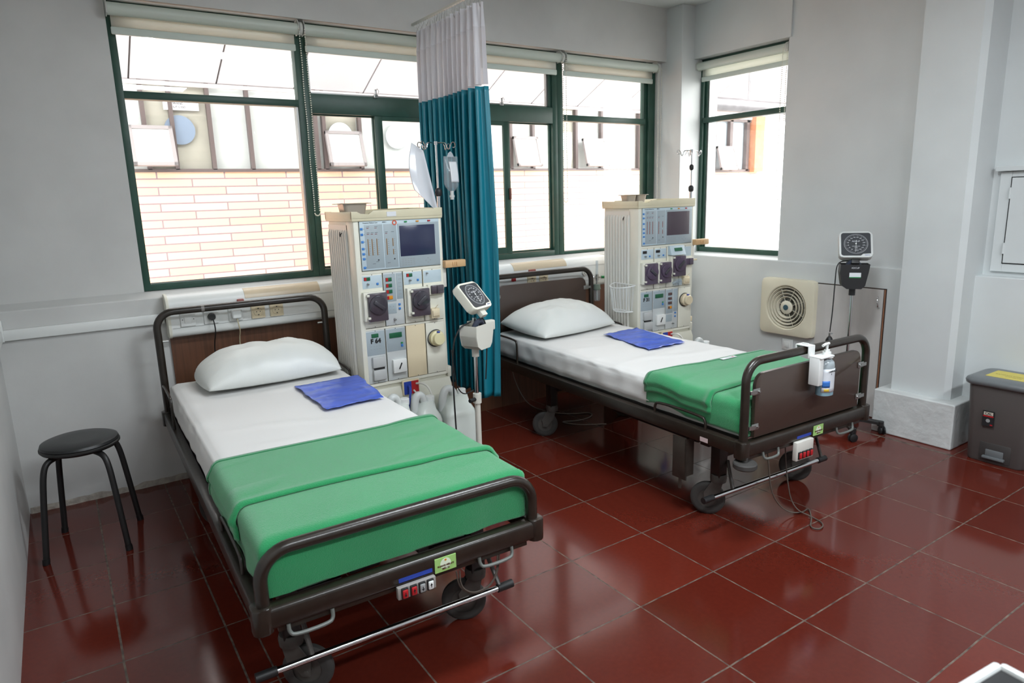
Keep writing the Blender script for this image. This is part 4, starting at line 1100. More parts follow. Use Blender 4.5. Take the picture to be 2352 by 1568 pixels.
def sleeve(u, v):
    # curled transparent document sleeve hanging by one corner
    top = Vector((-.150 + u * .062, -.01 - u * .01, .006 - u * .040)); bot = Vector((-.175 + u * .170, -.06 + .055 * u, -.235 - u * .130 - .02 * math.sin(PI * u)))
    p = top.lerp(bot, v); p.y -= .045 * math.sin(PI * min(1, u * 1.1)) * (v ** .8) ; p.x -= .022 * math.sin(PI * v) * (1 - u)
    return p
b.grid(sleeve, 28, 40)
o = b.build('document_sleeve', mat('white_film_sleeve', (214, 216, 222), .12, spec=.8), None, angle=180, solid=.0012); o.location = (hx, hy, hz - .010)
tag(o, 'curled white plastic sleeve hanging beside the infusion bag', 'plastic sleeve')

# ---- canisters
def jug(label, loc, rz, w, d, h, group='white liquid canisters'):
    t = thing('canister', label, 'canister', loc, rz, group)
    b = MB()
    zs = h * .70
    def ring(x0, x1, y0, y1, r, z): return [b.bm.verts.new((x, y, z)) for x, y in rrect(x0, x1, y0, y1, r, 5)]
    rings = [ring(-w / 2 + .01, w / 2 - .01, -d / 2 + .01, d / 2 - .01, .02, 0), ring(-w / 2, w / 2, -d / 2, d / 2, .028, .012), ring(-w / 2 + .001, w / 2 - .001, -d / 2, d / 2, .028, h * .3),
             ring(-w / 2, w / 2, -d / 2, d / 2, .028, zs), ring(-w / 2 + .004, w / 2 - .004, -d / 2 + .006, d / 2 - .006, .03, zs + .025), ring(-w / 2 + .02, w / 2 - .016, -d / 2 + .03, d / 2 - .03, .03, zs + .055),
             ring(-w * .1, w / 2 - .02, -d * .22, d * .22, .02, h * .90)]
    for A, B in zip(rings, rings[1:]):
        for i in range(len(A)): b.bm.faces.new((A[i], A[(i + 1) % len(A)], B[(i + 1) % len(A)], B[i]))
    b.bm.faces.new(rings[0][::-1]); b.bm.faces.new(rings[-1])
    b.build('body', M_milkl, t, angle=60)
    b = MB(); b.tube([(-w * .40, 0, zs + .02), (-w * .38, 0, h * .90), (-w * .26, 0, h * .985), (-w * .08, 0, h * .975), (w * .02, 0, h * .90), (w * .06, 0, zs + .05)], [.022, .022, .021, .021, .022, .024], 14, smooth=2)
    b.build('grip', M_milk, t, angle=80)
    b = MB(); b.lathe([(.024, h * .88), (.025, h * .90), (.025, h * .945), (.022, h * .95), (0, h * .95)], c=(w * .28, 0, 0), seg=20)
    b.build('cap', M_white, t)
    return t
J1 = jug('largest white canister with a red and white label, beside the stand', (.495, 1.14, 0), 0, .180, .20, .490)
jug('middle white canister of the three under the first machine', (.325, 1.165, 0), 0, .140, .19, .478)
jug('white canister nearest the bed beside the stool', (.178, 1.165, 0), 0, .136, .18, .492)
jug('white canister in front of the machine in the corner', (2.405, 1.06, 0), 0, .16, .20, .500)
b = MB(); b.box(-.070, .0, -.1025, -.0995, .06, .19); lb = b.build('label', M_paper, J1, smooth=False)
b = MB(); b.box(-.068, -.028, -.1030, -.1020, .176, .187); b.build('red_band', M_red, lb, smooth=False)
b = MB()
for i in range(7): b.box(-.062, -.012 - (i % 3) * .008, -.1030, -.1020, .160 - i * .014, .1625 - i * .014)
b.build('print_lines', M_greyp, lb, smooth=False)
# ---- wire basket on the side of the second machine
t = thing('wire_basket', 'white half-round wire basket hooked on the fluted machine side', 'basket', (M2L[0] - .009, M2L[1] + .11, .69), M2R)
b = MB(); N = 13
def bp_(a, r, z): return (-r * math.sin(a) * .95 - .006, -r * 1.05 * math.cos(a), z)
for (r, z) in ((.105, .185), (.082, .0)):
    b.tube([bp_(PI * i / 24, r, z - (.018 * math.sin(PI * i / 24) if z > .1 else 0)) for i in range(25)], .0032, 8)
    b.tube([bp_(0, r, z), bp_(PI, r, z)], .0032, 8)
b.build('hoops', M_white, t)
b = MB()
for i in range(N):
    a = PI * (i + .5) / N
    b.tube([bp_(a, .105, .185 - .018 * math.sin(a)), bp_(a, .084, .005), bp_(a, .076, -.002)], .0017, 6)
for i in range(6):
    y = -.08 + i * .032; b.tube([(-.006, y, .18), (-.006, y * .85, 0)], .0017, 6)
for i in range(4):
    y = -.055 + i * .036; b.tube([(-.006, y, 0), (-.006 - math.sqrt(max(0, .08 ** 2 - y * y)), y, 0)], .0017, 6)
b.build('wires', M_white, t)

# ================================================================== CURTAIN
cur = thing('privacy_curtain', 'teal curtain with white mesh top hanging between the two beds', 'curtain', (.79, 1.935, 0))
def fold(s, z):
    """s 0..1 from the wall outwards -> (x, y)"""
    y = -s * .750
    g = noise.noise(Vector((s * 6, 3.3, 0))) * .35
    ph = (s * 12.5 + g) * 2 * PI
    k = max(0, min(1, (2.46 - z) / 1.2)); amp = .022 + .024 * k
    amp *= .75 + .5 * abs(noise.noise(Vector((s * 7, .5, z * .25))))
    x = amp * math.sin(ph + .5 * math.sin(z * 1.1 + s * 9) * k) + .008 * math.sin(ph * 2.1 + z * .7)
    y += .018 * k * math.sin(ph * 2 + 1) + .010 * math.sin(z * 2 + s * 14) * k
    x += .012 * math.sin(z * 1.7) * k
    return x, y
ZS = 2.062
b = MB(); b.grid(lambda u, v: (*fold(u, 2.36 - v * (2.36 - ZS)), 2.36 - v * (2.36 - ZS) - (.012 * math.sin(u * 5) if v == 1 else 0)), 300, 14); b.build('mesh_top', M_mesh, cur, angle=80)
def headf(u, v):
    z = 2.475 - v * .118; x, y = fold(u, z); q = .8 + .2 * v; return (x * q + .006 * math.sin(u * 260) * (1 - v), y, z)
b = MB(); b.grid(headf, 300, 5); b.build('heading_band', cloth_mat('white_heading_tape', (212, 212, 218), .25, bscale=900), cur, angle=80)
b = MB(); b.grid(lambda u, v: (fold(u, ZS - v * 1.72)[0] * 1.03, fold(u, ZS - v * 1.72)[1], ZS + .002 - v * 1.72 + (.012 * math.sin(u * 21) if v > .97 else 0)), 300, 60); b.build('teal_cloth', M_teal, cur, angle=80, solid=.0012)
trk = MB().box(-.008, .008, -3.2, .02, 2.520, 2.532).build('curtain_track', mat('white_track', (196, 196, 190), .4), None)
trk.location = (.79, 1.96, 0); tag(trk, 'thin white curtain track running out from the back wall', 'curtain track')
b = MB()
for i in range(3): b.cyl((0, -.9 - i * .9, 2.53), (0, -.9 - i * .9, 2.874), .004, seg=8)
b.build('hanger_rod', M_steel, trk)
for i in range(26):
    s = (i + .5) / 26
    if i > 20: s = .80 + (i - 20) * .034
    x, y = fold(s, 2.47)
    h = MB(); h.tube([(0, y, 2.522), (.003, y, 2.508), (.0, y + .003, 2.500), (x * .3, y, 2.490), (x * .8, y, 2.468), (x * .8 + .004, y, 2.456)], .0014, 5); h.build('curtain_hook', M_steel, cur)

# ================================================================== BLOOD PRESSURE STANDS
def gauge(parent, loc, yaw, tilt, size, rimm, back):
    g = bpy.data.objects.new('dial_gauge', None); C.objects.link(g); g.parent = parent; g.empty_display_size = .05
    g.matrix_local = Matrix.Translation(loc) @ Matrix.Rotation(yaw, 4, 'Z') @ Matrix.Rotation(tilt, 4, 'X')
    h = size / 2
    b = MB(); b.prism(rrect(-h, h, -h * .95, h * .95, .022, 6), -.014, .030, axis='Y', bev=.006)
    b.build('casing', rimm, g)
    b = MB(); fc = [(x, z) for x, z in rrect(-h + .011, h - .011, -h * .95 + .011, h * .95 - .011, .014, 4)]
    # clipped lower right corner carries the maker's mark
    fc = [(x, z) for x, z in fc if not (x > h * .25 and z < -h * .62)] 
    fc2 = fc[:16] + fc[16:] + [(h * .28, -h * .95 + .011), (h * .42, -h * .70), (h - .011, -h * .66)]
    b.prism(fc2, -.0165, -.0138, axis='Y'); b.build('face_plate', mat('dark_grey_dial', (56, 58, 62), .55, spec=.3), g, smooth=False)
    r = h * .68
    b = MB(); b.lathe([(r, -.0165), (r + .002, -.0185), (r + .004, -.0165)], c=(0, 0, .002), axis='Y', seg=48); b.build('dial_ring', mat('pale_ring', (150, 152, 156), .3), g)
    b = MB()
    for k in range(61):
        if 28 <= k <= 32 and 0: continue
        a = math.radians(-90 - 8 - k * 5.72 + 0)
        r0 = r * (.90 if k % 4 else .84); p = Vector((math.cos(a), 0, math.sin(a))); q = Vector((-p.z, 0, p.x)) * .0004
        v = [b.bm.verts.new((p * rr + qq) + Vector((0, -.0172, .002))) for rr, qq in ((r0, q), (r * .96, q), (r * .96, -q), (r0, -q))]; b.bm.faces.new(v)
    for k in range(16):
        a = math.radians(-98 - k * 22.9); b.text(str(k * 20), .0088, FX(r * .70 * math.cos(a), -.0172, r * .70 * math.sin(a) + .002), ext=.0002)
    b.text('ADCUP', .013, FX(0, -.0172, r * .30), ext=.0002); b.box(-r * .35, r * .35, -.0174, -.0168, -r * .25, -r * .22); b.text('mmHg', .007, FX(0, -.0172, -r * .40), ext=.0002)
    b.build('dial_print', mat('white_print', (214, 216, 220), .5), g, smooth=False)
    b = MB(); b.box(-.0008, .0008, -.0192, -.0182, -r * .84, r * .42, rot=Matrix.Rotation(.07, 3, 'Y')); b.cyl((0, -.0185, .002), (0, -.0205, .002), .0042, seg=14); b.build('needle', M_white, g)
    b = MB(); b.text('RIESTA', .0085, FX(h * .66, -.0146, -h * .79), ext=.0002); b.build('maker_mark', M_blue, g, smooth=False)
    b = MB(); b.box(-.022, .022, .004, .030, -h * .95 - .03, -h * .95 + .01, bev=.004); b.build('neck', back, g)
    return g
def bp_stand(label, loc, ztop, yaw, tilt, size, rimm, bm_, base_m, sleeve_top, basket, angs, tube_pts, bulb, casc):
    t = thing('blood_pressure_stand', label, 'blood pressure monitor', loc, 0, 'rolling blood pressure stands')
    zg = ztop - size / 2
    b = MB(); b.cyl((0, 0, .09), (0, 0, sleeve_top), .0145, seg=18); sl = b.build('lower_tube', base_m[1], t)
    b = MB(); b.cyl((0, 0, sleeve_top - .035), (0, 0, sleeve_top + .015), .021, seg=20); cl = b.build('collar', base_m[1], t)
    b = MB(); b.cyl((-.015, -.005, sleeve_top - .012), (-.055, -.02, sleeve_top - .012), .010, seg=14); b.build('collar_knob', M_rubber_b, cl)
    MB().cyl((0, 0, sleeve_top), (0, 0, zg - size * .62), .0095, seg=16).build('upper_pole', M_chrome, t)
    # basket
    z0, z1 = basket; bw = .078
    b = MB()
    pr = [(-bw, z1), (-bw - .002, z1 - .05), (-bw * .86, z0 + .02), (-bw * .5, z0), (bw * .5, z0), (bw * .75, z0 + .02), (bw * .92, z1 - .05), (bw, z1)]
    b.prism(pr, -.062, -.058, axis='Y'); b.prism(pr, .030, .034, axis='Y')
    for (x0_, za), (x1_, zb_) in zip(pr, pr[1:]):
        v = [b.bm.verts.new(p) for p in ((x0_, -.062, za), (x1_, -.062, zb_), (x1_, .034, zb_), (x0_, .034, za))]; b.bm.faces.new(v)
    bmesh.ops.remove_doubles(b.bm, verts=b.bm.verts, dist=.0005)
    bk = b.build('cuff_basket', bm_, t, solid=.002); bk.rotation_euler[2] = yaw
    b = MB(); b.cyl((0, 0, z0 - .045), (0, 0, z0 + .01), .018, seg=16); b.box(-.02, .02, -.015, .04, z1 - .04, z1 + .01, bev=.004); b.build('basket_socket', bm_, t)
    b = MB(); b.tube([(-.05, -.02, z1 - .04), (-.03, -.03, z1 + .012), (.01, -.035, z1 + .018), (.04, -.02, z1 - .04)], .014, 10, smooth=2); o = b.build('cuff', mat('navy_cuff_cloth', (44, 50, 66), .8), t); o.rotation_euler[2] = yaw
    gauge(t, Vector((0, 0, zg)), yaw, tilt, size, rimm, base_m[2])
    # base
    b = MB(); b.lathe([(0, .062), (.040, .062), (.044, .075), (.034, .096), (.020, .110), (0, .110)], seg=24)
    b.build('hub', base_m[0], t)
    for a in angs:
        ca, sa = math.cos(math.radians(a)), math.sin(math.radians(a)); L_ = .215
        b = MB(); prof = [(.02, .082, .020), (.12, .078, .017), (.20, .070, .016), (L_, .066, .017)]
        rings = []
        for (r_, z, w_) in prof:
            rings.append([b.bm.verts.new((r_ * ca - y * sa, r_ * sa + y * ca, zz)) for y, zz in ((-w_, z - .010), (w_, z - .010), (w_, z + .006), (w_ * .5, z + .014), (-w_ * .5, z + .014), (-w_, z + .006))])
        for A, B in zip(rings, rings[1:]):
            for i in range(6): b.bm.faces.new((A[i], A[(i + 1) % 6], B[(i + 1) % 6], B[i]))
        b.bm.faces.new(rings[0]); b.bm.faces.new(rings[-1][::-1])
        b.cyl(((L_ - .004) * ca, (L_ - .004) * sa, .052), ((L_ - .004) * ca, (L_ - .004) * sa, .080), .019, seg=16)
        lg = b.build('leg', base_m[0], t)
        b = MB()
        for s in (-1, 1):
            b.lathe([(0, -.006), (.020, -.006), (.025, -.003), (.025, .003), (.020, .006), (0, .006)], c=(s * .011, 0, .025), axis='X', seg=22)
        b.box(-.006, .006, -.012, .016, .02, .056, bev=.002)
        o = b.build('caster', M_rubber_b, lg); o.location = ((L_ + .006) * ca, (L_ + .006) * sa, 0); o.rotation_euler[2] = math.radians(a + casc)
    b = MB(); b.tube(tube_pts, .0035, 8, smooth=2); b.build('rubber_tube', M_rubber_b, t)
    x, y, z = bulb
    b = MB(); b.lathe([(0, -.062), (.008, -.058), (.020, -.040), (.022, -.022), (.014, -.004), (.006, .004), (.006, .018), (0, .020)], c=bulb, seg=20); b.build('inflation_bulb', mat('slate_rubber', (70, 78, 86), .5) if base_m[1] is not M_chrome else M_rubber_b, t)
    b = MB(); b.cyl((x, y, z + .004), (x, y, z + .024), .0065, seg=12); b.cyl((x, y, z + .016), (x + .016, y - .008, z + .018), .004, seg=10); b.build('release_valve', M_chrome, t)
    return t
bm_cream = mat('ivory_basket_plastic', (206, 204, 194), .45)
bp1 = bp_stand('blood pressure gauge on an ivory stand with ivory basket, beside the canisters', (.455, .815, 0), 1.100, math.radians(26), math.radians(-42), .165, M_cream,
         bm_cream, (M_offw, bm_cream, bm_cream), .515, (.765, .885), (26, 98, 170, 242, 314),
         [(.03, .0, .93), (.06, -.02, .88), (.050, -.025, .72), (.042, -.02, .60)], (-.145, -.03, .345), 30)
b = MB(); b.tube([(-.03, -.02, .90), (-.10, -.03, .885), (-.145, -.03, .80), (-.15, -.03, .60), (-.145, -.03, .37)], .004, 8, smooth=2); b.build('bulb_hose', M_rubber_b, bp1)
b = MB(); b.tube([(-.15, -.03, .78), (-.135, -.03, .60), (-.09, -.02, .54), (-.02, 0, .55)], .003, 8, smooth=2); b.build('loose_hose', M_rubber_b, bp1)
# clip plate beside the basket
MB().box(.055, .115, -.012, .02, .842, .892, bev=.006).build('clip_bracket', bm_cream, bp1)
bp2 = bp_stand('blood pressure gauge on a chrome pole with a black basket, by the wall hatch', (2.745, .215, 0), 1.238, math.radians(-52), math.radians(-32), .18, mat('light_grey_rim', (198, 200, 198), .4),
         mat('black_basket_plastic', (34, 34, 36), .4), (M_black, M_chrome, M_black), .30, (.895, 1.040), (10, 82, 154, 226, 298),
         [(.0, -.0, 1.05), (-.05, .04, 1.06), (-.09, .055, 1.04), (-.095, .055, .95), (-.098, .056, .75), (-.105, .06, .63)], (-.105, .06, .60), 20)
b = MB(); b.box(-.030, .032, -.0645, -.0625, .965, .992, m=0); b.box(-.030, .032, -.0650, -.0625, .962, .967, m=1); o = b.build('basket_sticker', [M_paper, M_grn_b], bp2, smooth=False); o.rotation_euler[2] = math.radians(-52)
b = MB(); b.text('ADCUP', .013, FX(-.0, -.0632, 1.02), ext=.0003); o = b.build('basket_mark', M_paper, bp2, smooth=False); o.rotation_euler[2] = math.radians(-52)

# ================================================================== STOOL
t = thing('stool', 'round black stool with four black tube legs by the left wall', 'stool', (-1.23, 1.445, 0), math.radians(31.6))
b = MB(); b.lathe([(0, .452), (.135, .452), (.150, .458), (.156, .466), (.156, .472), (.152, .476), (.140, .480)], seg=56); b.build('seat_rim', M_black, t)
b = MB(); b.lathe([(.150, .474), (.153, .480), (.149, .490), (.130, .497), (.07, .499), (0, .498)], seg=56); b.build('seat_cushion', M_vinyl, t)
for k in range(4):
    a = k * PI / 2; ca, sa = math.cos(a), math.sin(a)
    pts = [(.04, .447), (.10, .447), (.150, .438), (.172, .40), (.188, .30), (.222, .012)]
    b = MB(); b.tube([(r_ * ca, r_ * sa, z) for r_, z in pts], .0125, 14, smooth=3); lg = b.build('leg', M_black, t, angle=60)
    b = MB(); b.cyl((.2215 * ca, .2215 * sa, .024), (.2245 * ca, .2245 * sa, 0), .0145, seg=14); b.build('rubber_foot', M_rubber_b, lg)

# ================================================================== WASTE BIN
t = thing('waste_bin', 'grey plastic pedal waste bin with a yellow label on its lid', 'bin', (2.965, -.585, 0))
b = MB()
def bring(z, dx, dy, r): return [b.bm.verts.new((x, y, z)) for x, y in rrect(-dx, dx, -dy, dy, r, 6)]
R_ = [bring(0.0, .120, .130, .03), bring(.008, .126, .136, .034), bring(.40, .140, .158, .04), bring(.43, .143, .160, .04)]
for A, B in zip(R_, R_[1:]):
    for i in range(len(A)): b.bm.faces.new((A[i], A[(i + 1) % len(A)], B[(i + 1) % len(A)], B[i]))
b.bm.faces.new(R_[0][::-1]); b.bm.faces.new(R_[-1]); b.build('bin_body', M_bin, t, angle=50)
b = MB()
R_ = [bring(.425, .148, .166, .045), bring(.432, .158, .176, .05), bring(.446, .162, .180, .055), bring(.458, .158, .176, .055), bring(.466, .140, .158, .05), bring(.470, .10, .12, .04)]
for A, B in zip(R_, R_[1:]):
    for i in range(len(A)): b.bm.faces.new((A[i], A[(i + 1) % len(A)], B[(i + 1) % len(A)], B[i]))
b.bm.faces.new(R_[0][::-1]); b.bm.faces.new(R_[-1]); ld = b.build('lid', M_lid, t, angle=50)
b = MB(); b.box(-.085, .075, -.13, .10, .4695, .4712, m=0); b.text('SAMPAH NON MEDIS', .020, Matrix.Translation((-.01, -.015, .4714)) @ Matrix.Rotation(-PI / 2, 4, 'Z'), ext=.0001, m=1); b.text('DOMESTIK', .016, Matrix.Translation((-.04, -.015, .4714)) @ Matrix.Rotation(-PI / 2, 4, 'Z'), ext=.0001, m=1)
b.build('lid_label', [M_yellow, mat('olive_print', (120, 108, 50), .5)], ld, smooth=False)
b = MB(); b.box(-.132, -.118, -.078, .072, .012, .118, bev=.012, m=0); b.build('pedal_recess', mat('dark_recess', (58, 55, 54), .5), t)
b = MB(); b.box(-.150, -.125, -.055, .050, .030, .044, bev=.004); b.box(-.136, -.12, -.045, .04, .040, .080, bev=.004); b.build('pedal', M_lid, t)
b = MB(); x = -.1385
b.box(x - .0012, x + .004, .012, .066, .215, .300, m=0); st = b.build('maker_sticker', M_dark, t, smooth=False); 
b = MB(); b.box(x - .0016, x, .017, .061, .277, .295, m=0); b.build('sticker_field', mat('sticker_cream', (200, 192, 178), .5), st, smooth=False)
b = MB(); b.text('CAL', .018, FXX(x - .0020, .039, .286), bold=.0004, ext=.0002); b.build('sticker_letters', M_dark, st, smooth=False)
b = MB(); b.box(x - .0016, x, .014, .064, .268, .275, m=0); b.box(x - .0016, x, .016, .028, .222, .228, m=0); b.build('red_bar', M_red, st, smooth=False)
b = MB(); b.cyl((x - .0018, .039, .247), (x, .039, .247), .010, seg=18); b.build('emblem', M_greyp, st, smooth=False)
st.rotation_euler = (0, math.radians(-2.0), 0); st.location = (-.0, 0, 0)

# ================================================================== WALL FITTINGS
# bed-head trunking units
def trunk(label, x0, x1, lens, group='white bed-head service panels'):
    t = thing('bed_head_panel', label, 'bed-head panel', (x0, 0, 0), 0, group)
    L_ = x1 - x0
    pr = [(1.9795, .812), (1.915, .812)] + [(y, z) for y, z in arc(1.915, .842, .030, 270, 180, 6)] + [(1.884, .975)] + [(y, z) for y, z in arc(1.944, .975, .060, 180, 95, 7)] + [(1.9795, 1.036)]
    b = MB(); b.prism(pr, .012, L_ - .012, axis='X'); b.build('casing', M_white, t)
    for xx in (0, L_ - .014):
        b = MB(); pr2 = [(y + (-.004 if y < 1.95 else 0), z + (.003 if z > .9 else -.003)) for y, z in pr]; b.prism(pr2, xx, xx + .014, axis='X', bev=.002); b.build('end_cover', M_cream, t)
    b = MB(); b.box(.02, L_ - .02, 1.8825, 1.8842, .862, .8635); b.box(.02, L_ - .02, 1.8825, 1.8842, .969, .9705); b.build('seam', M_greyp, t)
    la, lb = lens[0] - x0, lens[1] - x0
    lp = [(y - .0025, z + .0015) for y, z in arc(1.944, .975, .060, 172, 98, 7)] + [(1.95, .985)]
    b = MB(); b.prism(lp, la, lb, axis='X'); b.build('lamp_cover', mat('beige_lamp_cover', (206, 190, 164), .35), t)
    return t
def plate_switch(t, x, z=.905):
    b = MB(); b.box(x - .037, x + .037, 1.874, 1.885, z - .037, z + .037, bev=.003); q = b.build('switch_plate', M_white, t)
    MB().box(x - .018, x + .018, 1.869, 1.876, z - .020, z + .020, bev=.002).build('rocker', M_white, q)
    b = MB()
    for s in (-1, 1): b.cyl((x + s * .027, 1.872, z), (x + s * .027, 1.875, z), .0025, seg=8)
    b.build('screw', M_dark, q)
def socket(t, x, z=.905, m_=None, holes=True):
    m_ = m_ or M_beige
    b = MB(); b.box(x - .037, x + .037, 1.874, 1.885, z - .037, z + .037, bev=.004); q = b.build('socket_plate', m_, t)
    b = MB(); b.lathe([(.0245, -.001), (.0225, .0), (.021, -.004), (0, -.004)][::-1] if 0 else [(.026, .0), (.024, -.003), (.021, -.003), (.020, .0), (0, .0)], c=(x, 1.8735, z), axis='Y', seg=28); r_ = b.build('socket_ring', m_, q)
    b = MB()
    for s in (-1, 1): b.cyl((x + s * .0095, 1.8715, z), (x + s * .0095, 1.8745, z), .0026, seg=8)
    for s in (-1, 1): b.box(x - .003, x + .003, 1.8715, 1.8745, z + s * .018 - .003, z + s * .018 + .003)
    b.build('socket_holes', M_dark, r_)
u1 = trunk('long white service panel with switch and sockets behind the bed beside the stool', -.765, .745, (-.37, .05))
plate_switch(u1, .095); socket(u1, .210, m_=M_white); socket(u1, .335, m_=M_white); socket(u1, .455); socket(u1, .556)
b = MB(); b.box(.350, .385, 1.868, 1.886, .955, .985, bev=.004); b.build('red_outlet_cap', mat('rust_red_cap', (150, 84, 78), .5), u1)
u2 = trunk('white service panel right of the curtain behind the brown head board', 1.02, 2.30, (1.42, 1.885))
socket(u2, .235, m_=M_white); socket(u2, .545); socket(u2, .650)
b = MB(); b.box(.375, .405, 1.868, 1.886, .915, .945, bev=.003); b.build('red_switch', M_red, u2)
b = MB(); b.box(.52, .58, 1.872, 1.886, .968, .985, bev=.004); b.build('rust_outlet_cap', mat('rust_red_cap', (150, 84, 78), .5), u2)
b = MB()
b.cyl((1.025, 1.885, .925), (1.025, 1.865, .925), .022, seg=20); b.cyl((1.025, 1.868, .925), (1.025, 1.855, .925), .012, seg=16); b.build('gas_outlet', M_offw, u2)
# wood laminate panel below
b = MB()
for x0 in (-.757, -.34, .08, .50, .92, 1.34, 1.76, 2.18):
    b.box(x0 + .0015, x0 + .4185, 1.964, 1.9795, .0, .808)
o = b.build('wood_panel', M_wood, None, smooth=False); tag(o, 'brown wood laminate panelling on the wall behind both beds', 'wall panel')
# plugs with cords
def plug(label, x, m_, sq, cordm, pts):
    t = thing('power_plug', label, 'plug', (x, 1.872, .905))
    b = MB()
    if sq: b.box(-.024, .024, -.030, -.001, -.022, .026, bev=.008, seg=3)
    else: b.cyl((0, -.001, .002), (0, -.028, .002), .0195, r2=.017, seg=22); 
    b.build('plug_body', m_, t)
    b = MB(); b.tube(pts, .0032, 8, smooth=2); b.build('cord', cordm, t)
plug('round black plug in the second socket behind the bed', -.555, M_rubber_b, False, M_rubber_b, [(0, -.024, 0), (.006, -.03, -.03), (.010, -.02, -.08), (.008, .06, -.16), (.008, .07, -.26), (.0, .07, -.45)])
plug('square white plug with a cream cord behind the bed', -.430, M_white, True, M_cord_w, [(0, -.018, -.02), (.004, -.02, -.05), (.012, -.01, -.09), (.016, .06, -.15), (.018, .07, -.26), (.02, .07, -.45)])
# oxygen flow meter with humidifier jar
t = thing('oxygen_flow_meter', 'oxygen flow meter with a clear humidifier jar and green knob', 'flow meter', (2.130, 1.832, 0))
b = MB(); b.cyl((0, 0, .905), (0, 0, 1.008), .0095, seg=18); b.build('sight_tube', M_clear, t)
b = MB(); b.cyl((0, 0, .86), (0, 0, .906), .013, seg=18); b.tube([(-.055, .052, .915), (-.045, .02, .89), (-.02, .0, .885), (0, 0, .885)], .008, 10, smooth=1); b.cyl((0, 0, .83), (0, 0, .86), .008, seg=14); b.build('valve_body', M_chrome, t)
b = MB(); b.cyl((.012, -.004, .885), (.034, -.012, .884), .006, seg=10, m=1); b.cyl((.032, -.011, .884), (.055, -.019, .883), .010, seg=14); b.build('green_knob', [M_grn_b, M_chrome], t)
b = MB(); b.cyl((0, 0, .790), (0, 0, .832), .025, seg=24); b.cyl((0, 0, .797), (0, 0, .803), .029, seg=24); b.build('jar_lid', mat('grey_green_lid', (118, 134, 122), .4), t)
b = MB(); b.lathe([(.024, .790), (.024, .722), (.021, .708), (0, .706)], seg=28); b.build('jar', M_clear, t)
b = MB(); b.cyl((0, 0, .712), (0, 0, .79), .005, seg=10); b.build('dip_tube', M_offw, t)
# cable duct
t = thing('cable_duct', 'white cable duct along the wall left of the bed, turning the corner', 'cable duct', (-1.49, 1.98, .885))
MB().box(.024, .718, -.022, -.001, .0, .052, bev=.003).build('back_run', M_white, t)
MB().box(.001, .024, -1.2, -.001, .0, .052, bev=.003).build('side_run', M_white, t)
MB().box(.001, .030, -.028, -.001, -.004, .100, bev=.003).build('corner_piece', M_white, t)
# exhaust fan on the right wall (local x -> along -Y, local y -> +X)
def wallmat(x, y, z): return Matrix(((0, 1, 0, x), (-1, 0, 0, y), (0, 0, 1, z), (0, 0, 0, 1)))
t = thing('exhaust_fan', 'square cream exhaust fan with round grille low on the right wall', 'exhaust fan'); t.matrix_world = wallmat(3.113, .870, .662)
b = MB(); hw, hh = .213, .203; r = .155
outer = []
for k in range(72):
    a = 2 * PI * k / 72; c_, s_ = math.cos(a), math.sin(a); p_ = 14
    q = (abs(c_) ** p_ + abs(s_) ** p_) ** (-1 / p_); outer.append((hw * q * c_, hh * q * s_))
n_ = len(outer)
def ringv(pts, y): return [b.bm.verts.new((x, y, z)) for x, z in pts]
import itertools
circ = lambda rr, cx=0, cz=0: [(cx + rr * math.cos(math.atan2(z / hh, x / hw)), cz + rr * math.sin(math.atan2(z / hh, x / hw))) for x, z in outer]
sc_ = lambda k: [(x * k, z * k) for x, z in outer]
RR = [ringv(outer, 0), ringv(outer, -.036), ringv(sc_(.985), -.046), ringv(sc_(.94), -.050), ringv(circ(r + .006), -.052), ringv(circ(r), -.048), ringv(circ(r - .012), -.020), ringv(circ(r - .014), -.004)]
for A, B in zip(RR, RR[1:]):
    for i in range(n_): b.bm.faces.new((A[i], A[(i + 1) % n_], B[(i + 1) % n_], B[i]))
b.build('cover_frame', mat('ivory_fan_plastic', (228, 221, 198), .35), t, angle=30)
b = MB()
for k, rr in enumerate((.138, .116, .093, .070)):
    b.lathe([(rr - .002, -.026), (rr + .006, -.046), (rr + .010, -.046), (rr + .005, -.024), (rr - .002, -.026)], axis='Y', seg=56)
for k in range(8):
    a = PI / 8 + k * PI / 4; b.tube([(.04 * math.cos(a), -.034, .04 * math.sin(a)), (.142 * math.cos(a), -.034, .142 * math.sin(a))], .0018, 6)
b.lathe([(.044, -.028), (.048, -.044), (.040, -.050), (0, -.052)], axis='Y', seg=40)
b.build('grille', mat('ivory_fan_plastic2', (230, 224, 204), .35), t)
b = MB(); b.lathe([(.020, -.052), (.019, -.0545), (0, -.055)], axis='Y', seg=28); b.build('centre_cap', M_hub, t)
b = MB()
for k in range(6):
    a = k * PI / 3
    f_ = lambda u, v, a=a: ((.03 + u * .10) * math.cos(a + v * .75), -.006 - v * .014, (.03 + u * .10) * math.sin(a + v * .75))
    b.grid(f_, 6, 5)
b.build('fan_blades', mat('grey_blade', (120, 120, 114), .4), t, solid=.0015)
b = MB(); b.cyl((0, -.004, 0), (0, -.001, 0), .142, seg=48); b.build('fan_housing', mat('fan_housing_plastic', (120, 116, 104), .6), t)
# light switch below the fan
t = thing('light_switch', 'white single light switch below the exhaust fan', 'switch'); t.matrix_world = wallmat(3.113, .870, .387)
MB().box(-.042, .042, -.009, 0, -.039, .039, bev=.003).build('switch_frame', M_white, t); MB().box(-.024, .024, -.013, -.008, -.022, .022, bev=.002).build('rocker', M_white, t)
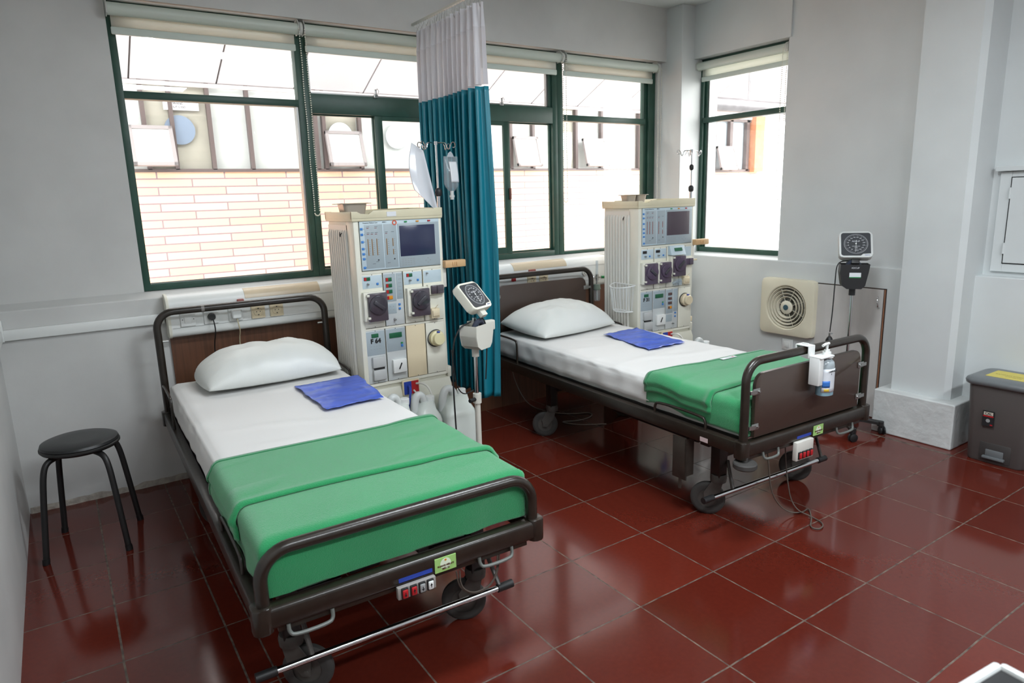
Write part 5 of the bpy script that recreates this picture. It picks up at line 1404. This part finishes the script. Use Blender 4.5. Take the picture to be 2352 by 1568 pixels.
# hatch door in the lower right wall
d1 = bpy.data.objects.new('door_1', None); C.objects.link(d1); d1['kind'] = 'structure'
b = MB(); b.box(3.1105, 3.1138, .196, .664, .0, .853); b.build('door_gap', mat('dark_gap', (60, 46, 38), .7), d1, smooth=False)
b = MB(); b.box(3.104, 3.112, .212, .664, .004, .846, bev=.002); dp = b.build('door_leaf', mat('hatch_white_paint', (206, 203, 200), .45, nscale=5, namp=.08, stretch=(1, 3, .7)), d1, smooth=False)
b = MB(); b.tube([(3.104, .245, .798), (3.090, .240, .796), (3.082, .236, .765), (3.090, .232, .732), (3.104, .230, .728)], .0035, 8, smooth=2); b.build('door_handle', M_chrome, dp)
MB().box(3.106, 3.113, .200, .207, .0, .846).build('door_edge', mat('bare_wood_edge', (150, 104, 78), .6), d1, smooth=False)
# cabinet door on the far right
d2 = bpy.data.objects.new('door_2', None); C.objects.link(d2); d2['kind'] = 'structure'
b = MB(); b.box(3.180, 3.2, -.388, -.332, 1.0, 1.545, bev=.002); b.box(3.180, 3.2, -1.0, -.388, 1.515, 1.545, bev=.002); b.box(3.180, 3.2, -1.0, -.388, 1.0, 1.045, bev=.002); b.box(3.15, 3.2, -1.05, -.315, 1.548, 1.575, bev=.003)
b.build('door_frame', M_wall, d2, smooth=False)
MB().box(3.178, 3.181, -1.0, -.386, 1.044, 1.517).build('door_gap', M_dark, d2, smooth=False)
lf = MB().box(3.172, 3.180, -.995, -.392, 1.050, 1.512, bev=.002).build('door_leaf', M_wall, d2, smooth=False)
for z in (1.13, 1.43): MB().cyl((3.172, -.389, z - .03), (3.172, -.389, z + .03), .006, seg=10).build('hinge', M_wall, lf)

# ================================================================== HAND GEL BOTTLE ON THE FOOT BOARD
px_, py_, _ = fb(B2L, R2, .020, -.062, 0)
t = thing('hand_gel_bottle', 'clear pump bottle of hand gel in a white holder on the foot rail', 'bottle', (px_, py_, .588), R2)
def rb(z, r): return (r, z)
b = MB(); b.lathe([(0, 0), (.036, 0), (.041, .006), (.042, .02), (.042, .135), (.038, .152), (.022, .166), (.016, .170), (.016, .178)], seg=32, sy=.8); bd = b.build('bottle_body', mat('frosted_bottle', (188, 200, 206), .2, trans=.35), t, angle=60)
b = MB(); b.lathe([(.0425, .004), (.0425, .082), (0, .082)], seg=32, sy=.8); b.build('gel', mat('pale_blue_gel', (124, 156, 170), .25), t, angle=50)
b = MB(); b.cyl((0, 0, .174), (0, 0, .196), .018, seg=20); b.cyl((0, 0, .196), (0, 0, .206), .012, seg=16); b.cyl((0, 0, .206), (0, 0, .228), .0055, seg=12)
b.tube([(.012, 0, .232), (-.01, 0, .232), (-.032, 0, .227)], .006, 10); b.build('pump_head', M_white, t)
b = MB(); b.grid(lambda u, v: (.0432 * math.cos(PI * (1.10 + u * .62)), .0352 * math.sin(PI * (1.10 + u * .62)), .020 + v * .105), 20, 6); lb = b.build('label', mat('label_white', (214, 218, 224), .4), t, solid=.0006)
b = MB(); b.grid(lambda u, v: (.0438 * math.cos(PI * (1.12 + u * .28)), .0358 * math.sin(PI * (1.12 + u * .28)), .042 + v * .030), 10, 3); b.build('blue_patch', mat('mid_blue', (52, 110, 186), .4), lb, solid=.0004)
b = MB(); b.grid(lambda u, v: (.0438 * math.cos(PI * (1.20 + u * .18)), .0358 * math.sin(PI * (1.20 + u * .18)), .024 + v * .012), 10, 3); b.build('yellow_patch', mat('yellow_patch', (208, 178, 60), .4), lb, solid=.0004)
b = MB(); b.text('CAMPURAN', .0105, FX(-.004, -.0372, .115), ext=.0003, bold=.0003); b.text('I', .010, FX(-.010, -.0366, .103), ext=.0003, bold=.0004); b.build('hand_lettering', M_dark, lb, smooth=False)
b = MB(); b.box(-.078, -.046, -.02, .03, .055, .180, bev=.003); b.box(-.078, .018, -.028, .03, .176, .184, bev=.003); b.lathe([(.017, .172), (.028, .172), (.028, .182), (.017, .182)], seg=24)
b.tube([(-.062, .030, .178), (-.062, .034, .215), (-.062, .050, .232), (-.062, .076, .232), (-.062, .090, .222), (-.062, .094, .19)], .0025, 8)
b.box(-.084, -.040, .030, .036, .172, .224, bev=.002); b.box(-.084, -.040, .030, .098, .2215, .2275, bev=.0025); b.box(-.084, -.040, .093, .099, .185, .2265, bev=.002)
b.build('wall_holder', M_white, t)

# ---- loose cables under the beds
cb_ = mat('grey_brown_cable', (88, 80, 72), .5)
b = MB(); b.tube([(1.36, -.22, .36), (1.36, -.24, .25), (1.37, -.25, .12), (1.44, -.28, .02), (1.52, -.32, .006), (1.60, -.30, .006), (1.50, -.38, .006), (1.42, -.42, .006), (1.44, -.46, .006), (1.50, -.44, .006), (1.52, -.38, .006), (1.50, -.28, .02), (1.50, -.24, .16), (1.50, -.22, .34)], .003, 8, smooth=3)
tag(b.build('cable', cb_), 'thin grey cable looping down to the floor below the end board', 'cable')
b = MB(); b.tube([(-.30, -.318, .355), (-.30, -.32, .30), (-.26, -.32, .262), (-.20, -.32, .262), (-.165, -.32, .30), (-.16, -.318, .37)], .0025, 8, smooth=3)
b.tube([(-.31, -.314, .355), (-.30, -.312, .29), (-.25, -.312, .25), (-.19, -.312, .254), (-.155, -.312, .30), (-.15, -.314, .37)], .0025, 8, smooth=3)
tag(b.build('cable', cb_), 'grey cable hanging in a loop from the switch plate', 'cable')
b = MB(); b.tube([(1.40, 1.90, .50), (1.38, 1.90, .30), (1.42, 1.88, .14), (1.46, 1.80, .02), (1.52, 1.62, .005), (1.62, 1.50, .005), (1.74, 1.46, .005), (1.70, 1.38, .005), (1.56, 1.36, .005), (1.44, 1.44, .005), (1.50, 1.30, .005), (1.66, 1.20, .005)], .0035, 8, smooth=3)
tag(b.build('cable', mat('pale_cable', (140, 134, 124), .5)), 'pale cable trailing on the floor under the head end of the bed', 'cable')

# ================================================================== TROLLEY CORNER AT THE LOWER RIGHT
t = thing('trolley', 'dark topped trolley with a pale rim, only its corner showing', 'trolley', (-.141, -1.674, 0), math.radians(174))
b = MB(); b.box(.012, .42, .012, .42, .786, .796); b.build('dark_top', M_rubber_b, t)
b = MB()
b.prism(rrect(0, .43, 0, .43, .02), .776, .786, axis='Z', bev=.002); b.box(.008, .422, 0, .012, .78, .803, bev=.005); b.box(0, .012, .008, .422, .78, .803, bev=.005); b.box(.418, .43, .008, .422, .78, .803, bev=.005); b.box(.008, .422, .418, .43, .78, .803, bev=.005)
b.build('rim', M_white, t)
for x in (.02, .41):
    for y in (.02, .41): MB().cyl((x, y, 0), (x, y, .777), .011, seg=12).build('leg', M_steel, t)
